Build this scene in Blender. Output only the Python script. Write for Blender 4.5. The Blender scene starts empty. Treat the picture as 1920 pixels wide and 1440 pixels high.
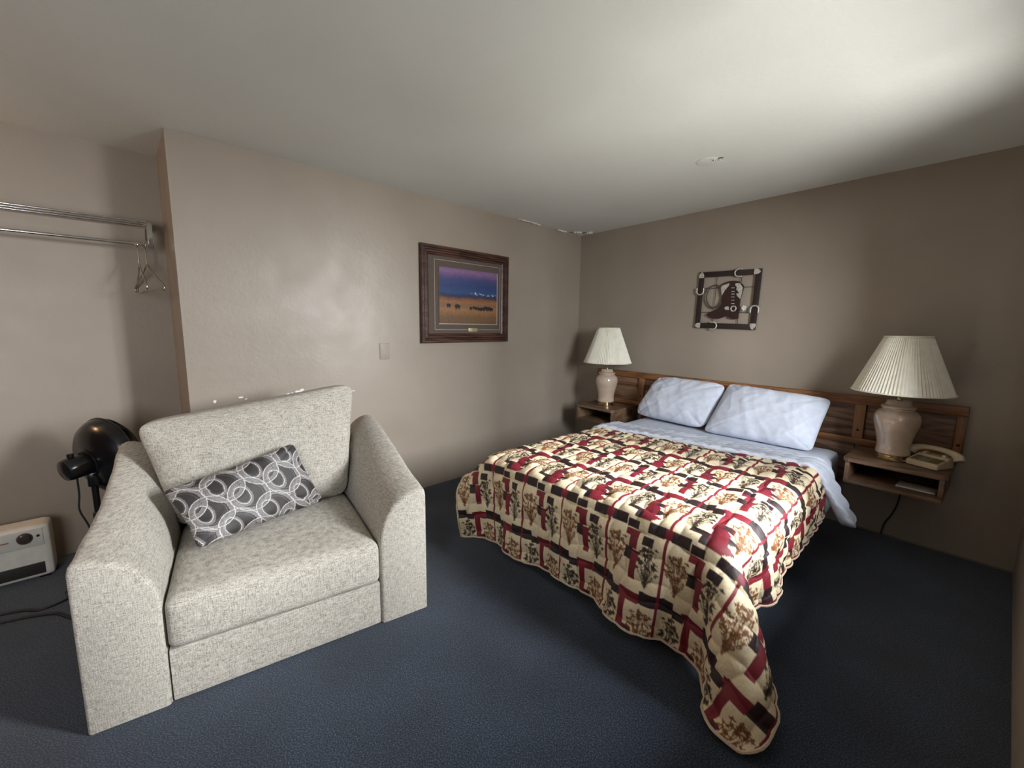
import bpy, bmesh, math, random
import numpy as np
from mathutils import Matrix, Vector, noise

S = bpy.context.scene
COL = S.collection
random.seed(7)
PI = math.pi

# ------------------------------------------------------------------ camera
CAM_POS = (3.2341, -3.6837, 1.3864)
AZ, PITCH, ROLL = 2.446678, -0.138426, 0.012727
F_PX = 777.245
def cam_axes(az, pitch, roll):
    f = np.array([math.cos(az)*math.cos(pitch), math.sin(az)*math.cos(pitch), math.sin(pitch)])
    r = np.array([math.sin(az), -math.cos(az), 0.0]); u = np.cross(r, f)
    c, s = math.cos(roll), math.sin(roll)
    return c*r + s*u, -s*r + c*u, f
_r, _u, _f = cam_axes(AZ, PITCH, ROLL)
cam_data = bpy.data.cameras.new('camera')
cam = bpy.data.objects.new('camera', cam_data); COL.objects.link(cam)
cam.matrix_world = Matrix(((_r[0], _u[0], -_f[0], CAM_POS[0]), (_r[1], _u[1], -_f[1], CAM_POS[1]),
                           (_r[2], _u[2], -_f[2], CAM_POS[2]), (0, 0, 0, 1)))
cam_data.sensor_fit = 'HORIZONTAL'; cam_data.sensor_width = 36.0
cam_data.lens = F_PX*36.0/1920.0
cam_data.clip_start = 0.02
S.camera = cam

# ------------------------------------------------------------------ light and exposure
ROOM_H = 2.4
X_RIGHT = 3.386
WIN_Y0, WIN_Y1, WIN_Z0, WIN_Z1 = -2.40, -0.99, 0.85, 2.05     # the window in the right hand wall
WIN2_Y0, WIN2_Y1 = -5.25, -4.25                                # a second one behind the camera
world = bpy.data.worlds.new('sky'); S.world = world; world.use_nodes = True
bg = world.node_tree.nodes['Background']
bg.inputs['Color'].default_value = (0.80, 0.90, 1.0, 1); bg.inputs['Strength'].default_value = 0.12

def area_light(name, loc, rot, sx, sy, power, color):
    d = bpy.data.lights.new(name, 'AREA'); d.shape = 'RECTANGLE'; d.size = sx; d.size_y = sy
    d.energy = power; d.color = color
    o = bpy.data.objects.new(name, d); COL.objects.link(o); o.location = loc; o.rotation_euler = rot
    return o
# overcast sky standing in the open beyond the window, and the bright pavement below it
day = area_light('sky_daylight', (X_RIGHT+2.0, -0.56, 2.30), (0, PI/2-0.36, 0.15), 1.6, 0.8, 360, (0.94, 0.97, 1.0))
dayb = area_light('sky_daylight_far', (X_RIGHT+2.0, -2.85, 2.10), (0, PI/2-0.20, -0.35), 1.4, 0.9, 160, (0.90, 0.95, 1.0))
pav = area_light('pavement_bounce', (X_RIGHT+1.8, -1.45, 0.05), (0, PI/2+0.60, 0), 1.6, 2.4, 132, (1.0, 0.99, 0.95))
# the same overcast light through the second window, behind the camera
day2 = area_light('sky_daylight_rear', (X_RIGHT+0.45, -4.75, 1.45), (0, PI/2, 0), 1.2, 1.1, 40, (0.96, 0.97, 1.0))
S.view_settings.view_transform = 'Standard'; S.view_settings.look = 'None'
S.view_settings.gamma = 1.0; S.view_settings.use_curve_mapping = False
S.view_settings.exposure = 0.80

# ------------------------------------------------------------------ helpers
TH = 0.0670571                       # the left wall leans this far off square
LD = (math.sin(TH), -math.cos(TH)); LN = (math.cos(TH), math.sin(TH))
LROT = PI/2 + TH                     # local x along the left wall to the right, -y into the room
def L(a, d, z=0.0):                  # a along the left wall from the corner, d out of the wall
    return (a*LD[0] + d*LN[0], a*LD[1] + d*LN[1], z)

def tag(o, label=None, cat=None, group=None, kind=None):
    if label: o['label'] = label
    if cat: o['category'] = cat
    if group: o['group'] = group
    if kind: o['kind'] = kind
    return o
def empty(name, loc=(0,0,0), rz=0.0, label=None, cat=None, group=None):
    o = bpy.data.objects.new(name, None); o.empty_display_size = 0.05
    COL.objects.link(o); o.location = loc; o.rotation_euler = (0, 0, rz)
    return tag(o, label, cat, group)
def link(name, me, material, parent=None, loc=None, rot=None):
    o = bpy.data.objects.new(name, me); COL.objects.link(o)
    if material is not None:
        me.materials.clear(); me.materials.append(material)
    if parent: o.parent = parent
    if loc is not None: o.location = loc
    if rot is not None: o.rotation_euler = rot
    return o
def smooth(me, angle=None):
    me.polygons.foreach_set('use_smooth', [True]*len(me.polygons))
    if angle is not None:
        try: me.set_sharp_from_angle(angle=angle)
        except Exception: pass
def from_bm(name, bm, material, parent=None, loc=None, rot=None, sm=None):
    me = bpy.data.meshes.new(name); bmesh.ops.recalc_face_normals(bm, faces=bm.faces); bm.to_mesh(me); bm.free()
    if sm is not None: smooth(me, sm)
    return link(name, me, material, parent, loc, rot)
def from_py(name, verts, faces, material, parent=None, loc=None, rot=None, sm=None):
    me = bpy.data.meshes.new(name); me.from_pydata([tuple(map(float, v)) for v in verts], [], faces); me.validate(); me.update()
    if sm is not None: smooth(me, sm)
    return link(name, me, material, parent, loc, rot)

def bm_box(bm, x0, x1, y0, y1, z0, z1, bev=0.0, seg=2):
    m = Matrix.Translation(((x0+x1)/2, (y0+y1)/2, (z0+z1)/2)) @ Matrix.Diagonal((x1-x0, y1-y0, z1-z0, 1))
    g = bmesh.ops.create_cube(bm, size=1.0, matrix=m)
    if bev > 0:
        es = list({e for v in g['verts'] for e in v.link_edges})
        bmesh.ops.bevel(bm, geom=es, offset=bev, segments=seg, affect='EDGES', profile=0.5)
def box(name, x0, x1, y0, y1, z0, z1, material, parent=None, bev=0.004, seg=2, loc=None, rot=None):
    bm = bmesh.new(); bm_box(bm, x0, x1, y0, y1, z0, z1, bev, seg)
    return from_bm(name, bm, material, parent, loc, rot, sm=math.radians(40))
def grid_faces(nu, nv, cu=False, cv=False, off=0):
    f = []
    for i in range(nu if cu else nu-1):
        for j in range(nv if cv else nv-1):
            i2, j2 = (i+1) % nu, (j+1) % nv
            f.append((off+i*nv+j, off+i2*nv+j, off+i2*nv+j2, off+i*nv+j2))
    return f
def lathe(name, prof, material, parent=None, seg=48, loc=None, rot=None, sm=math.radians(35), cap=True, wob=None):
    vs = []
    for i in range(seg):
        t = 2*PI*i/seg
        for r, z in prof:
            rr = r if wob is None else wob(r, z, t)
            vs.append((rr*math.cos(t), rr*math.sin(t), z))
    n = len(prof); fs = grid_faces(seg, n, cu=True)
    if cap:
        fs.append(tuple(i*n for i in range(seg))[::-1]); fs.append(tuple(i*n+n-1 for i in range(seg)))
    return from_py(name, vs, fs, material, parent, loc, rot, sm)
def catmull(pts, per=6, closed=False):
    P = [Vector(p) for p in pts]; n = len(P); out = []
    rng = range(n) if closed else range(n-1)
    for i in rng:
        p0 = P[(i-1) % n] if (closed or i > 0) else P[0]*2-P[1]
        p1 = P[i]; p2 = P[(i+1) % n]
        p3 = P[(i+2) % n] if (closed or i+2 < n) else P[-1]*2-P[-2]
        for k in range(per):
            t = k/per
            out.append(0.5*((2*p1)+(p2-p0)*t+(2*p0-5*p1+4*p2-p3)*t*t+(3*p1-p0-3*p2+p3)*t**3))
    if not closed: out.append(P[-1])
    return out
def tube_geo(pts, r, seg=8, closed=False, vs=None, fs=None):
    vs = [] if vs is None else vs; fs = [] if fs is None else fs
    P = [Vector(p) for p in pts]; n = len(P); off = len(vs); nor = None
    for i in range(n):
        a = P[(i-1) % n] if (closed or i > 0) else P[i]
        b = P[(i+1) % n] if (closed or i < n-1) else P[i]
        t = (b-a).normalized()
        if nor is None:
            nor = t.cross(Vector((0, 0, 1)))
            if nor.length < 0.1: nor = t.cross(Vector((1, 0, 0)))
        nor = (nor - t*nor.dot(t)).normalized(); bi = t.cross(nor)
        rr = r[i] if isinstance(r, (list, tuple)) else r
        for k in range(seg):
            q = 2*PI*k/seg
            vs.append(P[i] + nor*(rr*math.cos(q)) + bi*(rr*math.sin(q)))
    fs += grid_faces(n, seg, cu=closed, cv=True, off=off)
    if not closed:
        fs.append(tuple(off+k for k in range(seg))[::-1]); fs.append(tuple(off+(n-1)*seg+k for k in range(seg)))
    return vs, fs
def tube(name, pts, r, material, parent=None, seg=8, closed=False, loc=None, rot=None):
    vs, fs = tube_geo(pts, r, seg, closed)
    return from_py(name, vs, fs, material, parent, loc, rot, sm=math.radians(50))
def extrude_poly(name, pts, t0, t1, material, parent=None, loc=None, rot=None, bev=0.0):
    """outline in local x,z; thickness along y from t0 to t1"""
    bm = bmesh.new()
    vs = [bm.verts.new((p[0], t0, p[1])) for p in pts]
    f = bm.faces.new(vs)
    g = bmesh.ops.extrude_face_region(bm, geom=[f])
    for v in g['geom']:
        if isinstance(v, bmesh.types.BMVert): v.co.y = t1
    if bev > 0:
        es = [e for e in bm.edges if all(abs(v.co.y-t1) < 1e-6 for v in e.verts)]
        bmesh.ops.bevel(bm, geom=es, offset=bev, segments=2, affect='EDGES')
    return from_bm(name, bm, material, parent, loc, rot, sm=math.radians(30))

# ------------------------------------------------------------------ materials
def nodes(name):
    m = bpy.data.materials.new(name); m.use_nodes = True
    nt = m.node_tree
    return m, nt, nt.nodes['Principled BSDF']
def N(nt, kind, **kw):
    n = nt.nodes.new(kind)
    for k, v in kw.items():
        if k in n.inputs: n.inputs[k].default_value = v
        else: setattr(n, k, v)
    return n
def coords(nt, scale=(1, 1, 1), rot=(0, 0, 0), kind='Object'):
    tc = N(nt, 'ShaderNodeTexCoord'); mp = N(nt, 'ShaderNodeMapping')
    mp.inputs['Scale'].default_value = scale; mp.inputs['Rotation'].default_value = rot
    nt.links.new(tc.outputs[kind], mp.inputs['Vector']); return mp.outputs['Vector']
def ramp(nt, fac, stops):
    r = N(nt, 'ShaderNodeValToRGB'); e = r.color_ramp.elements
    e[0].position, e[0].color = stops[0][0], (*stops[0][1], 1); e[1].position, e[1].color = stops[-1][0], (*stops[-1][1], 1)
    for p, c in stops[1:-1]:
        q = e.new(p); q.color = (*c, 1)
    nt.links.new(fac, r.inputs['Fac']); return r.outputs['Color']
def bump(nt, b, height, strength, dist=0.01):
    n = N(nt, 'ShaderNodeBump'); n.inputs['Strength'].default_value = strength; n.inputs['Distance'].default_value = dist
    nt.links.new(height, n.inputs['Height']); nt.links.new(n.outputs['Normal'], b.inputs['Normal']); return n
def mat_noise(name, c0, c1, scale, rough=0.6, bumps=0.0, bdist=0.005, detail=4.0, metal=0.0, spec=0.5, mscale=(1,1,1), bscale=None, sheen=0.0):
    m, nt, b = nodes(name); v = coords(nt, mscale)
    n = N(nt, 'ShaderNodeTexNoise', Scale=scale, Detail=detail); nt.links.new(v, n.inputs['Vector'])
    nt.links.new(ramp(nt, n.outputs['Fac'], [(0.3, c0), (0.7, c1)]), b.inputs['Base Color'])
    b.inputs['Roughness'].default_value = rough; b.inputs['Metallic'].default_value = metal
    b.inputs['Specular IOR Level'].default_value = spec
    if sheen: b.inputs['Sheen Weight'].default_value = sheen
    if bumps:
        n2 = N(nt, 'ShaderNodeTexNoise', Scale=bscale or scale, Detail=detail); nt.links.new(v, n2.inputs['Vector'])
        bump(nt, b, n2.outputs['Fac'], bumps, bdist)
    return m

def mat_wall():
    m, nt, b = nodes('taupe_wall_paint'); v = coords(nt)
    n = N(nt, 'ShaderNodeTexNoise', Scale=2.2, Detail=5.0); nt.links.new(v, n.inputs['Vector'])
    nt.links.new(ramp(nt, n.outputs['Fac'], [(0.3, (0.300, 0.250, 0.200)), (0.7, (0.330, 0.277, 0.223))]), b.inputs['Base Color'])
    n3 = N(nt, 'ShaderNodeTexNoise', Scale=5.0, Detail=6.0); nt.links.new(v, n3.inputs['Vector'])
    r = ramp(nt, n3.outputs['Fac'], [(0.3, (0.36,)*3), (0.7, (0.48,)*3)]); nt.links.new(r, b.inputs['Roughness'])
    b.inputs['Specular IOR Level'].default_value = 0.42
    n2 = N(nt, 'ShaderNodeTexNoise', Scale=9.0, Detail=7.0, Roughness=0.65); nt.links.new(v, n2.inputs['Vector'])
    bump(nt, b, n2.outputs['Fac'], 0.22, 0.012)
    return m
def mat_ceiling():
    m, nt, b = nodes('ceiling_paint'); v = coords(nt)
    n = N(nt, 'ShaderNodeTexNoise', Scale=1.3, Detail=5.0); nt.links.new(v, n.inputs['Vector'])
    nt.links.new(ramp(nt, n.outputs['Fac'], [(0.3, (0.62, 0.625, 0.585)), (0.7, (0.68, 0.69, 0.655))]), b.inputs['Base Color'])
    b.inputs['Roughness'].default_value = 0.75
    n2 = N(nt, 'ShaderNodeTexNoise', Scale=55.0, Detail=5.0); nt.links.new(v, n2.inputs['Vector'])
    bump(nt, b, n2.outputs['Fac'], 0.25, 0.006)
    return m
def mat_carpet():
    m, nt, b = nodes('navy_carpet'); v = coords(nt)
    n = N(nt, 'ShaderNodeTexNoise', Scale=210.0, Detail=3.0); nt.links.new(v, n.inputs['Vector'])
    n1 = N(nt, 'ShaderNodeTexNoise', Scale=3.0, Detail=6.0); nt.links.new(v, n1.inputs['Vector'])
    c1 = ramp(nt, n.outputs['Fac'], [(0.34, (0.005, 0.008, 0.015)), (0.5, (0.016, 0.025, 0.044)), (0.66, (0.062, 0.090, 0.138))])
    c2 = ramp(nt, n1.outputs['Fac'], [(0.35, (0.75, 0.75, 0.75)), (0.65, (1.1, 1.1, 1.1))])
    mx = N(nt, 'ShaderNodeMix', data_type='RGBA', blend_type='MULTIPLY'); mx.inputs['Factor'].default_value = 1.0
    nt.links.new(c1, mx.inputs[6]); nt.links.new(c2, mx.inputs[7]); nt.links.new(mx.outputs[2], b.inputs['Base Color'])
    b.inputs['Roughness'].default_value = 0.95; b.inputs['Specular IOR Level'].default_value = 0.2
    b.inputs['Sheen Weight'].default_value = 0.25; b.inputs['Sheen Roughness'].default_value = 0.5
    bump(nt, b, n.outputs['Fac'], 0.5, 0.006)
    return m
def mat_tweed():
    m, nt, b = nodes('grey_tweed')
    h = coords(nt, (38, 38, 330)); w = coords(nt, (330, 330, 38)); p = coords(nt)
    nh = N(nt, 'ShaderNodeTexNoise', Scale=1.0, Detail=3.0); nt.links.new(h, nh.inputs['Vector'])
    nw = N(nt, 'ShaderNodeTexNoise', Scale=1.0, Detail=3.0); nt.links.new(w, nw.inputs['Vector'])
    nf = N(nt, 'ShaderNodeTexNoise', Scale=260.0, Detail=2.0); nt.links.new(p, nf.inputs['Vector'])
    a = N(nt, 'ShaderNodeMath', operation='ADD'); nt.links.new(nh.outputs['Fac'], a.inputs[0]); nt.links.new(nw.outputs['Fac'], a.inputs[1])
    a2 = N(nt, 'ShaderNodeMath', operation='ADD'); nt.links.new(a.outputs[0], a2.inputs[0]); nt.links.new(nf.outputs['Fac'], a2.inputs[1])
    d = N(nt, 'ShaderNodeMath', operation='DIVIDE'); nt.links.new(a2.outputs[0], d.inputs[0]); d.inputs[1].default_value = 3.0
    nt.links.new(ramp(nt, d.outputs[0], [(0.37, (0.19, 0.175, 0.148)), (0.475, (0.375, 0.347, 0.297)), (0.60, (0.56, 0.525, 0.46))]), b.inputs['Base Color'])
    b.inputs['Roughness'].default_value = 0.95; b.inputs['Specular IOR Level'].default_value = 0.15
    b.inputs['Sheen Weight'].default_value = 0.1
    bump(nt, b, d.outputs[0], 0.6, 0.004)
    return m
def mat_wood(name, dark, mid, light, axis=0, rough=0.45):
    m, nt, b = nodes(name)
    sc = [9.0, 9.0, 9.0]; sc[axis] = 1.2
    v = coords(nt, tuple(sc))
    n = N(nt, 'ShaderNodeTexNoise', Scale=1.0, Detail=3.0, Distortion=0.6); nt.links.new(v, n.inputs['Vector'])
    mul = N(nt, 'ShaderNodeMath', operation='MULTIPLY'); mul.inputs[1].default_value = 9.0; nt.links.new(n.outputs['Fac'], mul.inputs[0])
    fr = N(nt, 'ShaderNodeMath', operation='PINGPONG'); fr.inputs[1].default_value = 1.0; nt.links.new(mul.outputs[0], fr.inputs[0])
    sc2 = [160.0]*3; sc2[axis] = 6.0
    v2 = coords(nt, tuple(sc2)); n2 = N(nt, 'ShaderNodeTexNoise', Scale=1.0, Detail=2.0); nt.links.new(v2, n2.inputs['Vector'])
    mx = N(nt, 'ShaderNodeMath', operation='MULTIPLY_ADD'); mx.inputs[1].default_value = 0.55
    nt.links.new(fr.outputs[0], mx.inputs[0]); nt.links.new(n2.outputs['Fac'], mx.inputs[2])
    nt.links.new(ramp(nt, mx.outputs[0], [(0.25, dark), (0.6, mid), (1.0, light)]), b.inputs['Base Color'])
    b.inputs['Roughness'].default_value = rough
    bump(nt, b, n2.outputs['Fac'], 0.15, 0.003)
    return m
def mat_plain(name, c, rough=0.5, metal=0.0, spec=0.5, coat=0.0, trans=0.0):
    m, nt, b = nodes(name)
    v = coords(nt); n = N(nt, 'ShaderNodeTexNoise', Scale=25.0, Detail=3.0); nt.links.new(v, n.inputs['Vector'])
    nt.links.new(ramp(nt, n.outputs['Fac'], [(0.3, tuple(x*0.93 for x in c)), (0.7, tuple(min(1, x*1.05) for x in c))]), b.inputs['Base Color'])
    b.inputs['Roughness'].default_value = rough; b.inputs['Metallic'].default_value = metal
    b.inputs['Specular IOR Level'].default_value = spec; b.inputs['Coat Weight'].default_value = coat
    b.inputs['Transmission Weight'].default_value = trans
    return m
def mat_attr(name, rough=0.6, bumps=0.3, bscale=300.0, spec=0.4, bdist=0.003):
    m, nt, b = nodes(name)
    at = N(nt, 'ShaderNodeAttribute'); at.attribute_name = 'Col'
    v = coords(nt); n = N(nt, 'ShaderNodeTexNoise', Scale=bscale, Detail=3.0); nt.links.new(v, n.inputs['Vector'])
    mx = N(nt, 'ShaderNodeMix', data_type='RGBA', blend_type='MULTIPLY'); mx.inputs['Factor'].default_value = 1.0
    nt.links.new(at.outputs['Color'], mx.inputs[6])
    nt.links.new(ramp(nt, n.outputs['Fac'], [(0.3, (0.86,)*3), (0.7, (1.08,)*3)]), mx.inputs[7])
    nt.links.new(mx.outputs[2], b.inputs['Base Color'])
    b.inputs['Roughness'].default_value = rough; b.inputs['Specular IOR Level'].default_value = spec
    if bumps: bump(nt, b, n.outputs['Fac'], bumps, bdist)
    return m
def set_colors(me, cols):
    at = me.color_attributes.new('Col', 'FLOAT_COLOR', 'POINT')
    a = np.ones((len(cols), 4), np.float32); a[:, :3] = cols
    at.data.foreach_set('color', a.ravel())

M_WALL = mat_wall(); M_CEIL = mat_ceiling(); M_CARPET = mat_carpet(); M_TWEED = mat_tweed()
M_CHIP = mat_plain('bare_plaster', (0.85, 0.84, 0.80), 0.9)
M_CHROME = mat_plain('chrome', (0.62, 0.61, 0.58), 0.18, 1.0)
M_BRASS = mat_plain('worn_brass_wire', (0.55, 0.50, 0.38), 0.28, 1.0)
M_OAK = mat_wood('headboard_frame_oak', (0.085, 0.030, 0.011), (0.19, 0.074, 0.026), (0.30, 0.13, 0.048), 0)
M_OAKV = mat_wood('headboard_post_oak', (0.085, 0.036, 0.014), (0.20, 0.088, 0.034), (0.30, 0.14, 0.056), 2)
M_PANEL = mat_wood('headboard_panel_oak', (0.045, 0.020, 0.010), (0.095, 0.043, 0.021), (0.23, 0.13, 0.075), 0, 0.5)
M_STAND = mat_wood('nightstand_walnut', (0.050, 0.026, 0.015), (0.105, 0.057, 0.032), (0.19, 0.115, 0.07), 0, 0.4)
M_BLACK = mat_plain('gloss_black_plastic', (0.008, 0.008, 0.009), 0.22)
M_CORD = mat_plain('black_rubber_cord', (0.008, 0.008, 0.009), 0.6)
M_LINEN = mat_noise('white_cotton', (0.55, 0.585, 0.68), (0.63, 0.665, 0.76), 30.0, 0.85, 0.15, 0.004, bscale=90.0, spec=0.25)

# ================================================================== the room
A_EDGE, D_ALC = 3.614, -0.524        # end of the left wall and depth of the hanging alcove behind it
Y_FRONT = -5.6
def struct(o): o['kind'] = 'structure'; return o
def quad_prism(bm, pts, z0, z1):
    b = [bm.verts.new((p[0], p[1], z0)) for p in pts]; t = [bm.verts.new((p[0], p[1], z1)) for p in pts]
    n = len(pts); bm.faces.new(b[::-1]); bm.faces.new(t)
    for i in range(n): bm.faces.new((b[i], b[(i+1) % n], t[(i+1) % n], t[i]))
def prism(name, pts, z0, z1, m):
    bm = bmesh.new(); quad_prism(bm, pts, z0, z1); return struct(from_bm(name, bm, m))

floor = prism('floor', [(-1.2, 0.2), (-1.2, Y_FRONT-0.1), (X_RIGHT+0.1, Y_FRONT-0.1), (X_RIGHT+0.1, 0.2)], -0.1, 0.0, M_CARPET)
ceiling = prism('ceiling', [(-1.2, 0.2), (-1.2, Y_FRONT-0.1), (X_RIGHT+0.1, Y_FRONT-0.1), (X_RIGHT+0.1, 0.2)], ROOM_H, ROOM_H+0.1, M_CEIL)
wall_left = prism('wall_left', [L(-0.1, 0)[:2], L(A_EDGE, 0)[:2], L(A_EDGE, D_ALC)[:2], L(-0.1, D_ALC)[:2]], 0, ROOM_H, M_WALL)
wall_alcove = prism('wall_alcove', [L(A_EDGE-0.2, D_ALC)[:2], L(5.9, D_ALC)[:2], L(5.9, D_ALC-0.1)[:2], L(A_EDGE-0.2, D_ALC-0.1)[:2]], 0, ROOM_H, M_WALL)
wall_back = prism('wall_back', [(-0.6, 0), (X_RIGHT+0.1, 0), (X_RIGHT+0.1, 0.1), (-0.6, 0.1)], 0, ROOM_H, M_WALL)
wall_front = prism('wall_front', [(-0.8, Y_FRONT), (X_RIGHT+0.1, Y_FRONT), (X_RIGHT+0.1, Y_FRONT-0.1), (-0.8, Y_FRONT-0.1)], 0, ROOM_H, mat_wood('dark_unseen_wall', (0.03, 0.015, 0.008), (0.06, 0.03, 0.016), (0.10, 0.055, 0.03), 2))  # unseen wall; its dark wood is added to cut light bounced into the room
bm = bmesh.new()
for y0, y1, z0, z1 in ((Y_FRONT, WIN2_Y0, 0, ROOM_H), (WIN2_Y1, WIN_Y0, 0, ROOM_H), (WIN2_Y0, WIN2_Y1, 0, WIN_Z0), (WIN2_Y0, WIN2_Y1, WIN_Z1, ROOM_H), (WIN_Y1, 0.0, 0, ROOM_H), (WIN_Y0, WIN_Y1, 0, WIN_Z0), (WIN_Y0, WIN_Y1, WIN_Z1, ROOM_H)):
    bm_box(bm, X_RIGHT, X_RIGHT+0.12, y0, y1, z0, z1)
wall_right = struct(from_bm('wall_right', bm, M_WALL))

# the window the daylight comes through (outside the picture, in the right hand wall)
M_VINYL = mat_plain('white_vinyl', (0.75, 0.75, 0.73), 0.4)
M_GLASS, _nt, _b = nodes('window_glass')
_t = N(_nt, 'ShaderNodeBsdfTransparent'); _g = N(_nt, 'ShaderNodeBsdfGlossy', Roughness=0.02); _mx = N(_nt, 'ShaderNodeMixShader'); _mx.inputs[0].default_value = 0.06
_nt.links.new(_t.outputs[0], _mx.inputs[1]); _nt.links.new(_g.outputs[0], _mx.inputs[2]); _nt.links.new(_mx.outputs[0], _nt.nodes['Material Output'].inputs['Surface'])
def window(name, wy0, wy1):
    win = empty(name, (X_RIGHT+0.06, (wy0+wy1)/2, WIN_Z0)); win['kind'] = 'structure'
    w = (wy1-wy0)/2; h = WIN_Z1-WIN_Z0
    for nm, y0, y1, z0, z1 in (('frame_rail', -w, w, 0, 0.05), ('frame_rail', -w, w, h-0.05, h), ('frame_post', -w, -w+0.05, 0.05, h-0.05),
                               ('frame_post', w-0.05, w, 0.05, h-0.05), ('mullion', -0.025, 0.025, 0.05, h-0.05)):
        box(nm, -0.025, 0.025, y0, y1, z0, z1, M_VINYL, win, 0.003)
    for y0, y1 in ((-w+0.05, -0.025), (0.025, w-0.05)):
        box('pane', -0.002, 0.002, y0, y1, 0.05, h-0.05, M_GLASS, win, 0)
window('window_1', WIN_Y0, WIN_Y1); window('window_2', WIN2_Y0, WIN2_Y1)

# flaked paint on the wall behind the armchair: thin chips of bare plaster
def blob(rx, rz, n=9, seed=0, rag=0.35):
    rr = random.Random(seed)
    return [(rx*math.cos(2*PI*i/n)*(1-rag*rr.random()), rz*math.sin(2*PI*i/n)*(1-rag*rr.random())) for i in range(n)]
for k, (a, z, rx, rz) in enumerate([(3.495, 0.919, 0.011, 0.011), (3.362, 0.930, 0.016, 0.007), (3.335, 0.917, 0.009, 0.004), (3.095, 0.918, 0.018, 0.012),
                                    (3.070, 0.926, 0.008, 0.006), (3.030, 0.934, 0.034, 0.010), (3.008, 0.943, 0.017, 0.009), (2.66, 0.902, 0.018, 0.003)]):
    o = extrude_poly('paint_chip', blob(rx, rz, 9, k), 0.0, -0.0015, M_CHIP, None, L(a, 0, z), (0, 0, LROT))
    o.parent = wall_left
    if k == 0: o['label'] = 'white spot of bare plaster where the paint has flaked'

# ceiling: painted-over round cover plate with a split edge, and torn tape at the corner
pt = lathe('cover_plate', [(0.0, -0.004), (0.060, -0.004), (0.068, -0.002), (0.070, 0.0)], M_CEIL, ceiling, 40, (1.915, -1.045, ROOM_H), cap=False)
pt['label'] = 'round painted-over cover plate on the ceiling'
M_CRACK = mat_plain('ceiling_tear', (0.16, 0.15, 0.135), 0.9)
M_TORN = mat_plain('torn_ceiling_paper', (0.62, 0.60, 0.56), 0.9)
def strip(name, pts, wid, dz, m, parent, z=ROOM_H):
    P = catmull([(x, y, 0) for x, y in pts], 5); vs = []; fs = []
    rr = random.Random(len(pts)*7+int(abs(pts[0][0])*100))
    for i, p in enumerate(P):
        t = (P[min(i+1, len(P)-1)]-P[max(i-1, 0)]).normalized(); nn = Vector((-t.y, t.x, 0))
        w = wid*(0.35+0.65*math.sin(PI*(i+0.5)/len(P)))*(0.6+0.6*rr.random())
        for sgn in (-1, 1):
            q = p+nn*w*sgn
            vs.append((q.x, q.y, z-0.0008)); vs.append((q.x, q.y, z-dz*(0.5+rr.random())))
    for i in range(len(P)-1):
        o = 4*i
        fs += [(o+1, o+3, o+7, o+5), (o, o+1, o+5, o+4), (o+3, o+2, o+6, o+7)]
    return from_py(name, vs, fs, m, parent)
strip('split_paint', [(1.945, -1.075), (1.965, -1.055), (1.985, -1.052), (2.01, -1.045)], 0.006, 0.004, M_CRACK, ceiling)
strip('paint_curl', [(1.955, -1.06), (1.975, -1.04), (2.00, -1.035)], 0.012, 0.010, M_TORN, ceiling)
strip('split_paint', [(0.05, -0.24), (0.09, -0.17), (0.13, -0.11), (0.19, -0.075)], 0.016, 0.004, M_CRACK, ceiling)
strip('paint_curl', [(0.085, -0.225), (0.11, -0.19), (0.135, -0.15)], 0.020, 0.016, M_TORN, ceiling)
strip('paint_curl', [(0.17, -0.105), (0.20, -0.09), (0.225, -0.075)], 0.022, 0.020, M_TORN, ceiling)
strip('paint_curl', [(0.06, -0.45), (0.045, -0.36), (0.05, -0.29)], 0.014, 0.012, M_TORN, ceiling)
strip('paint_curl', [(0.10, -1.02), (0.085, -0.85), (0.07, -0.70)], 0.012, 0.010, M_TORN, ceiling)
# a thin strip of old carpet edging along the foot of the back wall
struct(box('trim_1', 2.62, X_RIGHT, -0.008, 0.0, 0.0, 0.012, mat_plain('old_edging', (0.20, 0.17, 0.13), 0.8), None, 0.002))

# ================================================================== blank switch plate
o = empty('switch_plate', L(2.404, 0, 1.185), LROT, 'painted-over blank switch plate on the wall left of the framed landscape', 'switch plate')
M_PLATE = mat_plain('plate_paint', (0.33, 0.277, 0.223), 0.5, spec=0.3)
box('cover', -0.040, 0.040, -0.006, 0.0, -0.062, 0.062, M_PLATE, o, 0.003)
for z in (-0.03, 0.03): lathe('screw', [(0.0, 0.0015), (0.003, 0.001), (0.0035, 0)], M_PLATE, o, 12, (0, -0.006, z), (PI/2, 0, 0))

# ================================================================== framed landscape
PW, PH = 0.950, 0.790
pic = empty('framed_picture', L(1.615, 0, 1.636), LROT, 'framed print of cattle on a golden plain under blue hills', 'picture')
M_FRAME = mat_wood('dark_cherry_frame', (0.018, 0.007, 0.005), (0.040, 0.015, 0.010), (0.085, 0.036, 0.022), 0, 0.35)
M_FRAMEV = mat_wood('dark_cherry_frame_side', (0.018, 0.007, 0.005), (0.040, 0.015, 0.010), (0.085, 0.036, 0.022), 2, 0.35)
M_MAT = mat_noise('brown_mat_board', (0.085, 0.062, 0.050), (0.105, 0.078, 0.064), 120.0, 0.9)
M_LINE = mat_plain('cream_line', (0.42, 0.37, 0.28), 0.7)
def rail(name, length, prof, m, parent, loc, ang):
    """mitred moulding: profile (distance from outer edge, proud) run along x, outer edge at z=0, inside towards +z"""
    vs = []; n = len(prof)
    for s in (-1, 1):
        for t, p in prof: vs.append((s*(length/2-t), -p, t))
    fs = [(i, i+1, n+i+1, n+i) for i in range(n-1)] + [tuple(range(n))[::-1], tuple(range(n, 2*n)), (0, n, 2*n-1, n-1)]
    o = from_py(name, vs, fs, m, parent, loc, (0, ang, 0), math.radians(25))
    return o
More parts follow.
